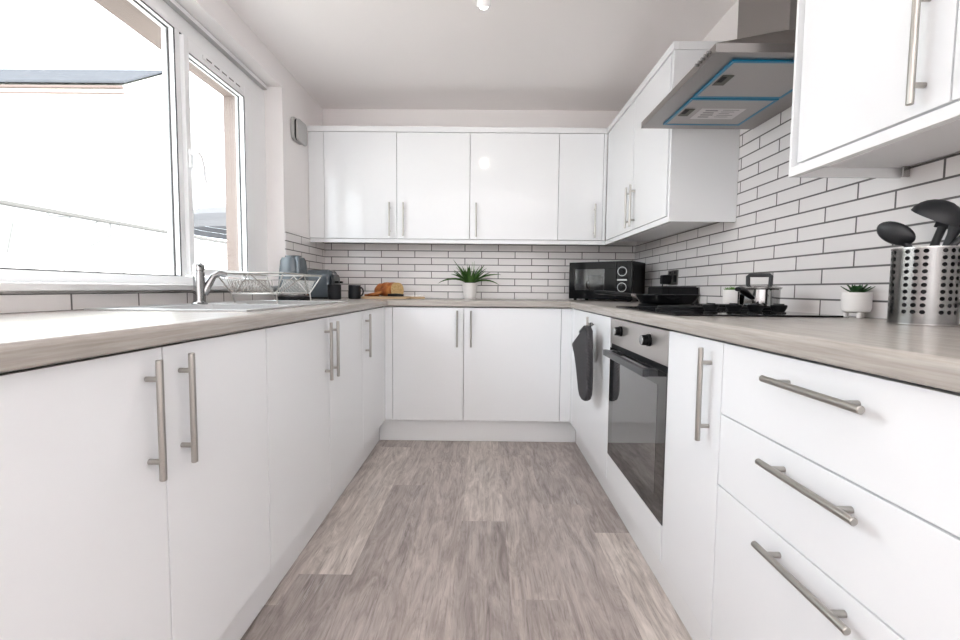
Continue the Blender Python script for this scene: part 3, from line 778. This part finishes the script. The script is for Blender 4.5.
for (xa, xb) in ((rx1, rx1 - iX), (rx0, rx0 + iX)):
    b = B(); b.tube([(xb, ry0 + iY + .03, zm_), (xa, ym, zt_ - .003), (xb, ry1 - iY - .03, zm_)], .0024, 8); b.build('side_brace', M['wire'], t)
for k in range(13):
    x = rx0 + iX + .01 + k * (rx1 - rx0 - 2 * iX - .02) / 12
    b = B(); b.tube([(x, ry0 + iY, zm_), (x, ry0 + .016, zt_ - .028)], .0014, 6); b.build('end_wire', M['wire'], t)
b = B(); b.tube([(rx0 + .018, ry0 + .016, zt_ - .028), (rx1 - .018, ry0 + .016, zt_ - .028)], .0018, 6); b.build('wire_support', M['wire'], t)
for k in range(24):
    y = ry0 + iY + .014 + k * (ry1 - ry0 - 2 * iY - .028) / 23
    b = B(); b.tube([(rx1 - .018, y, zt_ - .026), (rx1 - iX + .002, y, zm_), (rx0 + iX - .002, y, zm_), (rx0 + .018, y, zt_ - .026)], .0015, 6); b.build('plate_wire', M['wire'], t)
b = B(); b.tube([(rx1 - .018, ry0 + iY, zt_ - .026), (rx1 - .018, ry1 - iY, zt_ - .026)], .002, 6); b.tube([(rx0 + .018, ry0 + iY, zt_ - .026), (rx0 + .018, ry1 - iY, zt_ - .026)], .002, 6)
b.build('wire_support', M['wire'], t)

# ------------------------------------------------------------------ bread, board, knife, leafy plant on the end worktop
bz = WT1 + .0006; bt = bz + .015
out = rrect(-.838, -.515, 2.955, 3.150, .03) 
t = B()
pl = arc(-.545, 3.12, .03, 0, PI / 2, 5) + arc(-.808, 3.12, .03, PI / 2, PI, 5) + arc(-.808, 2.985, .03, PI, 1.5 * PI, 5) + arc(-.545, 2.985, .03, 1.5 * PI, 2 * PI, 5) + [(-.515, 3.03), (-.44, 3.032)] + arc(-.435, 3.055, .022, -PI / 2, PI / 2, 8) + [(-.44, 3.078), (-.515, 3.08)]
o = t.prism(pl, bz, bt, 'z', .003).build('chopping_board', M['board'])
tag(o, 'wooden chopping board with handle lying under the cut loaf', 'chopping board')

def loaf_mesh(b, x0, x1, yc, z0, ry, h, cut):
    n, L = 26, 16; rings = []
    for i in range(L + 1):
        f = i / L; x = x0 + (x1 - x0) * f
        s_ = math.sin(min(1, f / .55) * PI / 2) ** .55 if i else .05
        if f > .8: s_ *= 1 - .04 * (f - .8) / .2
        ring = []
        for k in range(n):
            a = 2 * PI * k / n; c_, q = math.cos(a), math.sin(a)
            u = math.copysign(abs(c_) ** .8, c_) * ry * s_; v = math.copysign(abs(q) ** .85, q)
            zz = z0 + h * .42 + (v * h * .58 if v > 0 else v * h * .42) * (s_ if v > 0 else .4 + .6 * s_)
            wob = 1 + .06 * math.sin(9 * f + 2 * a) * (q > 0)
            if q > .3: zz += .010 * s_ * math.sin(f * 26) * q * (.4 + .6 * abs(c_))
            ring.append((x, yc + u * wob, max(z0, zz)))
        rings.append(ring)
    vs = [p for r in rings for p in r]; fs = []
    for i in range(L):
        for k in range(n):
            k2 = (k + 1) % n; fs.append((i * n + k, i * n + k2, (i + 1) * n + k2, (i + 1) * n + k))
    fs.append(tuple(range(n))[::-1]); b.add(vs, fs, 0)
    b.add(rings[-1], [tuple(range(n))], 1)
t = B(); loaf_mesh(t, -.805, -.580, 0, 0, .062, .094, True)
R_ = Matrix.Translation((-.615, 3.045, bt + .0004)) @ Matrix.Rotation(-.62, 4, 'Z') @ Matrix.Translation((.60, 0, 0))
t.v = [tuple(R_ @ Vector(v)) for v in t.v]
o = t.build('bread_loaf', [M['crust'], M['crumb']], sharp=50); tag(o, 'golden crusty bread loaf with its cut end to the right, on the chopping board', 'bread')
def slice_(cx, cy, tilt, lab, rz, zoff=0):
    t = B(); n = 28; pts = [(.052 * math.cos(2 * PI * k / n), .040 * math.sin(2 * PI * k / n) * (1.1 if math.sin(2 * PI * k / n) > 0 else .85)) for k in range(n)]
    t.prism(pts, 0, .014, 'z', .003, 0)
    t.prism([(u * .9, v_ * .9) for u, v_ in pts], .0141, .0147, 'z', 0, 1)
    R_ = Matrix.Translation((cx, cy, bt + .0006 + zoff)) @ Matrix.Rotation(rz, 4, 'Z') @ Matrix.Rotation(tilt, 4, 'Y')
    t.v = [tuple(R_ @ Vector(v)) for v in t.v]
    tag(t.build('bread_slice', [M['crust'], M['crumb']]), lab, 'bread', 'cut bread slices')
slice_(-.775, 3.035, .0, 'bread slice lying flat at the left end of the chopping board', .5)
slice_(-.745, 3.000, -.20, 'bread slice leaning on the flat slice in front of the loaf', .1, .0118)
t = thing('bread_knife', 'bread knife with black handle lying in front of the cut loaf', 'knife', (-.58, 2.98, bt))
t_ = B(); t_.tube([(-.652, 2.975, bt + .0115), (-.60, 2.972, bt + .0125), (-.545, 2.970, bt + .0105)], .011, 12, rs=[.009, .0115, .009], flat=.85); t_.build('handle', M['black'], t)
t_ = B(); t_.prism([(-.544, 2.962), (-.50, 2.960), (-.44, 2.962), (-.40, 2.974), (-.44, 2.982), (-.544, 2.982)], bt + .009, bt + .0108, 'z', 0); t_.build('blade', M['knife'], t)

def leaf(b, base, az, L, elev, droop, wd, n=9, roll=0):
    p = Vector(base); d = Vector((math.cos(az), math.sin(az), 0)); a = elev; sd0 = Vector((-math.sin(az), math.cos(az), 0))
    vs, fs = [], []
    for i in range(n + 1):
        f = i / n; w_ = wd * (0.55 + 1.2 * f - 1.75 * f * f + .02) if f < 1 else .0003
        w_ = max(w_, .0004)
        t_ = d * math.cos(a) + Vector((0, 0, math.sin(a))); nn = t_.cross(sd0); sd = sd0 * math.cos(roll) + nn * math.sin(roll); nn = t_.cross(sd)
        vs += [p - sd * w_ + nn * w_ * .35, p, p + sd * w_ + nn * w_ * .35, p - nn * .0012]
        p = p + t_ * (L / n); a -= droop / n
    for i in range(n):
        o = i * 4
        for q, r_ in ((0, 1), (1, 2), (2, 3), (3, 0)): fs.append((o + q, o + r_, o + 4 + r_, o + 4 + q))
    b.add(vs, fs)
px, py = -.107, 3.205
t = thing('potted_plant', 'spiky green leafy plant in a tall white pot on the end worktop', 'plant', (px, py, WT1))
B().lathe([(.038, .0006), (.041, .003), (.057, .113), (.057, .116), (.054, .116), (.052, .100), (.001, .100)], (px, py, WT1), n=40, cap0=True).build('pot', M['ceramic'], t)
B().lathe([(.0515, .1005), (.03, .104), (.001, .105)], (px, py, WT1), n=24, cap0=True).build('soil', M['soil'], t)
rnd = random.Random(3); b = B()
base = (px, py, WT1 + .105)
spec = [(3.1, .250, .55, 1.2, .016), (.0, .225, .50, 1.15, .016), (2.80, .225, .92, -.05, .016), (.50, .19, .95, .15, .016), (6.2, .245, .66, .8, .015), (3.4, .16, .75, .6, .015)]
for az, L, e, dr, wd in spec: leaf(b, base, az, L, e, dr, wd * .8, roll=.8)
for k in range(44):
    az = rnd.uniform(0, 2 * PI); L = rnd.uniform(.09, .165); e = rnd.uniform(.65, 1.45)
    if math.sin(az) > .5: L *= .7
    bb = (px + .025 * math.cos(az), py + .025 * math.sin(az), WT1 + .105)
    leaf(b, bb, az + rnd.uniform(-.3, .3), L, e, rnd.uniform(0, .5), rnd.uniform(.012, .017))
fo = b.build('foliage', M['leaf'], t, sharp=60)
b = B()
for (x, y, z) in ((px + .002, py - .01, 1.16), (px + .022, py - .012, 1.165), (px - .012, py - .004, 1.155)):
    leaf(b, (x, py, WT1 + .11), rnd.uniform(0, 6), z - 1.02 + .02, 1.5, .1, .004)
b.build('young_shoots', M['moss'], t, sharp=60)

# ------------------------------------------------------------------ hob and what is on it
hx0, hx1, hy0_, hy1_ = .556, 1.046, 1.287, 1.872
t = thing('electric_hob', 'black electric hob with raised hotplates and a row of knobs', 'hob', (.80, 1.58, WT1))
B().box(hx0, hx1, hy0_, hy1_, WT1 + .0004, WT1 + .0062, .002).build('hob_surface', M['ceran'], t)
hz = WT1 + .0064
plates = {'nl': (.690, 1.530, .088), 'fl': (.690, 1.750, .078), 'nr': (.930, 1.535, .078), 'fr': (.930, 1.755, .088)}
for (x, y, r) in plates.values():
    pl_ = B().lathe([(r + .004, 0), (r + .004, .005), (r, .0065)], (x, y, hz), n=44, cap0=True, cap1=True).build('hotplate_rim', M['iron'], t)
    B().lathe([(r - .002, .0067), (r - .001, .012), (r - .006, .0155), (.03, .0155), (.026, .0145), (.001, .0145)], (x, y, hz), n=44, cap0=True).build('hotplate', M['iron'], pl_)
for x in (.712, .785, .852, .925):
    k = B(); k.lathe([(.021, 0), (.021, .003), (.0165, .004), (.023, .018), (.0235, .024), (.021, .026), (.001, .0262)], (x, 1.392, hz), n=28, cap0=True)
    k.box(x - .0035, x + .0035, 1.392 - .022, 1.392 + .022, hz + .0262, hz + .030, .001)
    k.build('knob', M['black'], t)

px, py, pz = .712, 1.735, hz + .0158
t = thing('frying_pan', 'black frying pan on the hob with its handle pointing at the microwave', 'frying pan', (px, py, pz))
B().lathe([(.001, .0002), (.088, .0002), (.096, .004), (.108, .018), (.119, .034), (.121, .036), (.1205, .0375), (.117, .036), (.105, .019), (.092, .0065), (.001, .0045)], (px, py, pz), n=56).build('pan_body', [M['pan']], t)
d = Vector((-.53, .848, 0)).normalized(); A = Vector((px, py, pz)) + d * .113 + Vector((0, 0, .025))
st_ = B().tube([A, A + d * .022 + Vector((0, 0, .003)), A + d * .050 + Vector((0, 0, .007))], .009, 12, rs=[.011, .010, .0095], flat=.8).build('handle_ferrule', M['chrome'], t)
pts = [A + d * s_ + Vector((0, 0, .006 + (s_ - .05) * .06)) for s_ in (.051, .10, .17, .23, .265)]
B().tube(pts, .012, 14, rs=[.0105, .0115, .0135, .0145, .010], flat=.7).build('handle', M['black'], t)
B().lathe([(.090, .0052), (.001, .0052)], (px, py, pz + .0016), n=40).build('nonstick_base', M['paninner'], t)

px, py, pz = .955, 1.545, hz + .0160
t = thing('saucepan', 'small steel saucepan with lid on the hob behind the knobs', 'saucepan', (px, py, pz))
B().lathe([(.001, .0002), (.060, .0002), (.063, .003), (.0635, .058), (.067, .061), (.0665, .0625), (.0615, .060), (.061, .005), (.001, .004)], (px, py, pz), n=52).build('pot_body', M['chrome'], t)
ld = B().lathe([(.0690, .0632), (.0692, .0655), (.060, .069), (.035, .0735), (.001, .0745)], (px, py, pz), n=48, cap0=True).build('lid', M['stain'], t)
k = B(); lz = pz + .0735; hw = .036
u = Vector((.83, -.55, 0)).normalized(); n_ = Vector((-u.y, u.x, 0))
def bar(b, p, q, w, h):
    p, q = Vector(p), Vector(q); b.tube([p, q], w, 4, rs=[w, w])
Lc = Vector((px, py, lz))
k.tube([Lc - u * .033, Lc - u * .0335 + Vector((0, 0, .012)), Lc - u * .034 + Vector((0, 0, .030)), Lc - u * .030 + Vector((0, 0, .0345)), Lc + Vector((0, 0, .0345)), Lc + u * .030 + Vector((0, 0, .0345)), Lc + u * .034 + Vector((0, 0, .030)), Lc + u * .0335 + Vector((0, 0, .012)), Lc + u * .033], .0068, 12)
k.build('lid_handle', M['nylon'], ld)
d = Vector((-.74, -.67, 0)).normalized(); A = Vector((px, py, pz + .030)) + d * .0645
B().tube([A, A + d * .03 + Vector((0, 0, .007)), A + d * .075 + Vector((0, 0, .020)), A + d * .115 + Vector((0, 0, .029)), A + d * .14 + Vector((0, 0, .028))], .01, 14, rs=[.009, .0105, .0125, .0125, .009], flat=.75).build('handle', M['black'], t)

def footed_pot(loc, r, h, label, leaves, mtl):
    x, y, z = loc; ft = h * .20
    t = thing('potted_plant', label, 'plant', loc, 'little white footed plant pots')
    B().lathe([(r * .72, ft), (r * .93, ft + h * .06), (r, ft + h * .2), (r, h - .002), (r - .001, h), (r - .004, h), (r - .005, h - .008), (.001, h - .008)], (x, y, z), n=40, cap0=True).build('pot', M['ceramic'], t)
    for k in range(3):
        a = 2 * PI * k / 3 - 1.9
        B().cyl((x + r * .62 * math.cos(a), y + r * .62 * math.sin(a), z + .0004), (x + r * .62 * math.cos(a), y + r * .62 * math.sin(a), z + ft + .002), r * .17, r * .21, n=14, bev=.001).build('foot', M['ceramic'], t)
    b = B()
    leaves(b, x, y, z + h - .008, r); b.build('foliage', mtl, t, sharp=60)
def succulent(b, x, y, z, r):
    for ring, (n, L, e) in enumerate(((9, .046, .42), (8, .038, .75), (6, .028, 1.1), (3, .02, 1.4))):
        for k in range(n):
            leaf(b, (x, y, z + .001), 2 * PI * k / n + ring * .35, L * r / .035, e, -.35, .0085 * r / .035, 6)
def mossy(b, x, y, z, r):
    rr = random.Random(5)
    for k in range(90):
        a, q = rr.uniform(0, 2 * PI), r * .82 * math.sqrt(rr.random())
        leaf(b, (x + q * math.cos(a), y + q * math.sin(a), z), rr.uniform(0, 6.3), rr.uniform(.016, .026) * (1.25 - .5 * q / r), rr.uniform(.8, 1.5), .5, .0032, 4)
footed_pot((1.083, 1.292, WT1), .0355, .074, 'small white footed pot with a succulent beside the utensil canister', succulent, M['succ'])
footed_pot((1.075, 1.925, WT1), .0355, .080, 'small white footed pot with bright green tufts behind the hob', mossy, M['moss'])

# ------------------------------------------------------------------ utensil canister
ux, uy, ur, uh = 1.023, 1.036, .0600, .178
t = thing('utensil_canister', 'perforated stainless steel canister holding black kitchen utensils', 'utensil holder', (ux, uy, WT1))
b = B(); n = 96
b.lathe([(ur, .004), (ur, uh)], (ux, uy, WT1), n=n)
o = b.build('perforated_wall', M['perf'], t, recalc=False)
uvl = o.data.uv_layers.new(name='UVMap'); off = WORLD[t.name]
view = math.degrees(math.atan2(-uy, -ux))
for p in o.data.polygons:
    k0 = p.index % n
    for li in p.loop_indices:
        vi = o.data.loops[li].vertex_index; k = vi % n; ring = vi // n
        kk = k if not (k == 0 and k0 == n - 1) else n
        ang = 360 * kk / n - view
        uvl.data[li].uv = (ang / 15 + 2.5 + 24, ((.004 if ring == 0 else uh) - .0235) / .0152)
B().lathe([(ur - .0035, .006), (ur - .0035, uh - .004), (ur - .0045, uh - .004), (ur - .0045, .006)], (ux, uy, WT1), n=64).build('hole_shade_sleeve', M['black'], t)  # black sleeve added to make the canister's inside look dark through the holes
B().lathe([(.001, .0005), (ur - .002, .0005), (ur + .0005, .002), (ur + .0005, .0045), (.001, .0045)], (ux, uy, WT1), n=64).build('base_disc', M['stain'], t)
B().lathe([(ur - .0014, uh - .003), (ur + .0008, uh - .003), (ur + .0008, uh), (ur - .0014, uh), (ur - .0014, uh - .003)], (ux, uy, WT1), n=64).build('rim', M['stain'], t)

zf = WT1 + .006; zr = WT1 + uh
GU = 'black utensils in the canister'
def spoon_head(b, c, ax, up, L, W, depth, hollow=.003):
    """oval bowl: centre c, long axis ax, opening towards up"""
    ax = Vector(ax).normalized(); up = Vector(up); up = (up - ax * up.dot(ax)).normalized(); sd = ax.cross(up); c = Vector(c)
    n, m_ = 28, 6; vs, fs = [], []
    for layer in (0, 1):
        for j in range(m_ + 1):
            f = j / m_; s_ = math.sin(f * PI / 2); dz = -math.cos(f * PI / 2) * (depth - layer * hollow)
            for k in range(n):
                a = 2 * PI * k / n
                vs.append(c + ax * (math.cos(a) * L * s_ * (1 - layer * .04)) + sd * (math.sin(a) * W * s_ * (1 - layer * .06)) + up * dz)
    for layer in (0, 1):
        o = layer * (m_ + 1) * n
        for j in range(m_):
            for k in range(n):
                k2 = (k + 1) % n; fs.append((o + j * n + k, o + j * n + k2, o + (j + 1) * n + k2, o + (j + 1) * n + k))
    o1, o2 = m_ * n, (2 * m_ + 1) * n
    for k in range(n): fs.append((o1 + k, o1 + (k + 1) % n, o2 + (k + 1) % n, o2 + k))
    b.add(vs, fs)
tow = Vector((-.70, -.71, 0)); rt = Vector((.71, -.70, 0))       # towards the viewer / to the viewer's right, as seen across the counter
c0 = Vector((ux, uy, 0))
# serving spoon leaning left
t = thing('serving_spoon', 'black serving spoon leaning out of the left side of the canister', 'utensil', (ux, uy, zf), GU)
H0 = c0 + rt * .012 + tow * .004 + Vector((0, 0, zf)); H1 = c0 - rt * .030 + tow * .008 + Vector((0, 0, zr + .004))
hc = c0 - rt * .054 + tow * .012 + Vector((0, 0, zr + .037))
B().tube([H0, H0.lerp(H1, .5), H1, H1.lerp(hc, .5)], .005, 12, rs=[.0065, .006, .0065, .010]).build('handle', M['nylon'], t)
b = B(); spoon_head(b, hc, (-rt * .80 + Vector((0, 0, .52))), tow * -.85 + Vector((0, 0, .45)) + rt * .1, .039, .026, .016); b.build('spoon_bowl', M['nylon'], t)
# ladle with a big round bowl
t = thing('soup_ladle', 'black soup ladle with large rounded bowl, tallest in the canister', 'utensil', (ux, uy, zf), GU)
H0 = c0 - rt * .004 - tow * .012 + Vector((0, 0, zf)); H1 = c0 + rt * .032 - tow * .004 + Vector((0, 0, zr + .005)); hc = c0 + rt * .010 + tow * .004 + Vector((0, 0, zr + .068))
B().tube([H0, H1, c0 + rt * .040 + Vector((0, 0, zr + .028)), c0 + rt * .047 + tow * .002 + Vector((0, 0, zr + .052))], .006, 12, rs=[.006, .0075, .0095, .015]).build('handle', M['nylon'], t)
b = B(); spoon_head(b, hc, (-rt * .86 + Vector((0, 0, .50))), (-rt * .50 - Vector((0, 0, .86)) - tow * .25), .047, .042, .040); b.build('ladle_bowl', M['nylon'], t)
# slotted turner: its stem shows between the ladle and the spoon
t = thing('slotted_turner', 'black turner whose stem rises behind the ladle handle', 'utensil', (ux, uy, zf), GU)
H0 = c0 + rt * .0 - tow * .030 + Vector((0, 0, zf)); H1 = c0 + rt * .010 - tow * .030 + Vector((0, 0, zr)); H2 = c0 + rt * .024 - tow * .030 + Vector((0, 0, zr + .05))
B().tube([H0, H1, H2], .007, 12, rs=[.006, .008, .0085]).build('handle', M['nylon'], t)
b = B(); b.box(-.016, .016, -.002, .002, 0, .045, .0015)
R_ = Matrix.Translation(H2 + Vector((0, 0, -.004))) @ Matrix.Rotation(math.atan2(rt.y, rt.x), 4, 'Z') @ Matrix.Rotation(.3, 4, 'Y')
b.v = [tuple(R_ @ Vector(v)) for v in b.v]; b.build('blade', M['nylon'], t)
# spaghetti server / spatula leaning right
t = thing('spatula', 'black spatula leaning steeply out of the right side of the canister', 'utensil', (ux, uy, zf), GU)
H0 = c0 - rt * .022 + tow * .012 + Vector((0, 0, zf)); H1 = c0 + rt * .044 + tow * .008 + Vector((0, 0, zr + .006)); H2 = c0 + rt * .094 + tow * .004 + Vector((0, 0, zr + .072))
B().tube([H0, H1, H2], .006, 12, rs=[.006, .0062, .0075]).build('handle', M['nylon'], t)
b = B(); b.box(-.024, .024, -.003, .003, 0, .075, .003)
dv = (H2 - H1).normalized()
R_ = Matrix.Translation(H2 - dv * .003) @ Vector((0, 0, 1)).rotation_difference(dv).to_matrix().to_4x4() @ Matrix.Rotation(-.8, 4, 'Z')
b.v = [tuple(R_ @ Vector(v)) for v in b.v]; b.build('blade', M['nylon'], t)

# ------------------------------------------------------------------ oven mitt on the cupboard handle
t = thing('oven_mitt', 'charcoal oven mitt hanging from the cupboard handle beside the oven', 'oven mitt', (.487, 2.15, .80))
poly = [(2.070, .812), (2.045, .813), (2.015, .800), (2.005, .73), (1.998, .66), (1.992, .59), (1.990, .53), (1.998, .50), (2.020, .475), (2.058, .460), (2.10, .455), (2.145, .462), (2.175, .485), (2.20, .525), (2.235, .58), (2.285, .640), (2.345, .682), (2.354, .698), (2.30, .722), (2.16, .778)]
b = B().prism(poly, .468, .500, 'x', .011, seg=3)
b.build('mitt_body', M['mitt'], t, sharp=60)
b = B().prism([(2.066, .8175), (2.170, .7815), (2.166, .773), (2.062, .808)], .466, .502, 'x', .002)
b.build('cuff_binding', M['nylon'], t)
b = B().tube([(.487, 2.055, .806), (.500, 2.08, .812), (.530, 2.14, .816), (.534, 2.185, .8195), (.530, 2.20, .8195), (.522, 2.17, .808), (.495, 2.07, .800)], .0028, 8); b.build('hanging_loop', M['nylon'], t)

# ------------------------------------------------------------------ outdoors
GZ = -.25
struct(B().box(-30, XO - .0005, -12, 30, GZ - .1, GZ).build('ground', M['ground']))
gw = thing('garden_wall', 'whitewashed stone garden wall with grey coping outside the window', 'wall', (-4.1, 5, GZ))
B().box(-4.3, -4.0, -2, 9.3, GZ, 1.64).build('wall_body', M['stone'], gw)
B().box(-4.34, -3.96, -2, 9.35, 1.641, 1.678, .01).build('coping', M['coping2'], gw)
hs = thing('neighbour_house', 'cream rendered house with slate roof seen through the window', 'house', (-11, 9.5, GZ))
B().box(-16, -7.45, 9.24, 10.9, GZ, 5.06).prism([(9.24, 5.0605), (10.9, 5.0605), (10.9, 5.45), (10.4, 5.82)], -16, -7.45, 'x').build('walls', M['render'], hs)
B().prism([(9.18, 5.085), (10.4, 5.885), (11.0, 5.49), (11.0, 5.53), (10.4, 5.925), (9.18, 5.125)], -16.1, -7.36, 'x').build('roof', M['slate'], hs)
B().box(-16.1, -7.40, 9.17, 9.239, 4.985, 5.035, .01).build('gutter', M['coping'], hs)
B().box(-16.1, -7.38, 9.20, 9.239, 4.885, 4.908).build('string_course', M['coping'], hs)
pr = thing('garden_parasol', 'grey round parasol standing low in the yard outside', 'parasol', (-2.55, 5.35, GZ))
B().lathe([(.90, 1.72), (.87, 1.78), (.70, 1.85), (.40, 1.90), (.0005, 1.93)], (-2.55, 5.35, 0), n=48).build('canopy', M['parasol'], pr)
B().lathe([(.905, 1.66), (.90, 1.719)], (-2.55, 5.35, 0), n=48).build('band', M['parasolb'], pr)
B().lathe([(.90, 1.59), (.905, 1.659)], (-2.55, 5.35, 0), n=48).build('valance', M['parasol'], pr)
B().cyl((-2.55, 5.35, GZ + .04), (-2.55, 5.35, 1.92), .022, n=14).build('pole', M['upvc'], pr)
B().cyl((-2.55, 5.35, GZ + .0005), (-2.55, 5.35, GZ + .06), .26, n=28, bev=.01).build('base', M['coping2'], pr)

# ------------------------------------------------------------------ light
wd = bpy.data.worlds.new('World'); S.world = wd; wd.use_nodes = True
bg = wd.node_tree.nodes['Background']; bg.inputs[0].default_value = (.87, .935, 1.0, 1); bg.inputs[1].default_value = 6.4
def lamp(name, typ, loc, energy, col=(1, 1, 1), **kw):
    l = bpy.data.lights.new(name, typ); l.energy = energy; l.color = col
    for k, v in kw.items(): setattr(l, k, v)
    o = bpy.data.objects.new(name, l); C.objects.link(o); o.location = loc; return o
sun = lamp('sun', 'SUN', (3, -4, 8), 14, (1, .96, .9), angle=math.radians(2))
sun.rotation_euler = Vector((-.55, .45, -.75)).to_track_quat('-Z', 'Y').to_euler()
po = lamp('window_portal', 'AREA', (-1.39, (OY0 + OY1) / 2, (OZ0 + OZ1) / 2), 1, shape='RECTANGLE', size=OZ1 - OZ0, size_y=OY1 - OY0)
po.rotation_euler = (0, -PI / 2, 0); po.data.cycles.is_portal = True
# ceiling spotlight bulbs
for (p, q) in (((-.017, 1.938, 2.140), (-.02, 2.5, 1.3)), ((.062, 1.640, 2.145), (.35, 1.3, 1.2))):
    sp = lamp('spot_bulb_light', 'SPOT', p, 7, (1, .95, .88), shadow_soft_size=.02, spot_size=math.radians(130), spot_blend=.6)
    sp.rotation_euler = (Vector(q) - Vector(p)).to_track_quat('-Z', 'Y').to_euler()
# the photographer's flash, bounced off the ceiling behind the camera
fb = lamp('bounced_flash', 'AREA', (0, -.45, 1.2), 52, (.94, .975, 1), shape='DISK', size=.6)
fb.rotation_euler = Vector((0, -.75, .66)).to_track_quat('-Z', 'Y').to_euler()

# ------------------------------------------------------------------ camera
h, pitch, yaw, roll, F, ccx, ccy = .9834, .0614, -.0053, -.0097, 441.165, 482.05, 316.1
def rm(axis, a):
    c, s = math.cos(a), math.sin(a)
    if axis == 'z': return Matrix(((c, -s, 0), (s, c, 0), (0, 0, 1)))
    if axis == 'x': return Matrix(((1, 0, 0), (0, c, -s), (0, s, c)))
    return Matrix(((c, 0, -s), (0, 1, 0), (s, 0, c)))
R = rm('y', roll) @ rm('x', pitch) @ rm('z', yaw)
X, Y, Z = R[0], R[2], -R[1]
cd = bpy.data.cameras.new('camera'); cam = bpy.data.objects.new('camera', cd); C.objects.link(cam)
cam.matrix_world = Matrix(((X[0], Y[0], Z[0], 0), (X[1], Y[1], Z[1], 0), (X[2], Y[2], Z[2], h), (0, 0, 0, 1)))
cd.sensor_width = 36; cd.lens = F / 960 * 36; cd.shift_x = (480 - ccx) / 960; cd.shift_y = (ccy - 320) / 960
cd.clip_start = .02; cd.clip_end = 200
S.camera = cam

S.view_settings.view_transform = 'Standard'; S.view_settings.look = 'None'; S.view_settings.gamma = 1; S.view_settings.use_curve_mapping = False
S.view_settings.exposure = 0.04
cy = S.cycles
cy.max_bounces = 12; cy.diffuse_bounces = 8; cy.glossy_bounces = 5; cy.transparent_max_bounces = 12; cy.transmission_bounces = 6
cy.caustics_reflective = False; cy.caustics_refractive = False; cy.sample_clamp_indirect = 6
cy.use_denoising = True
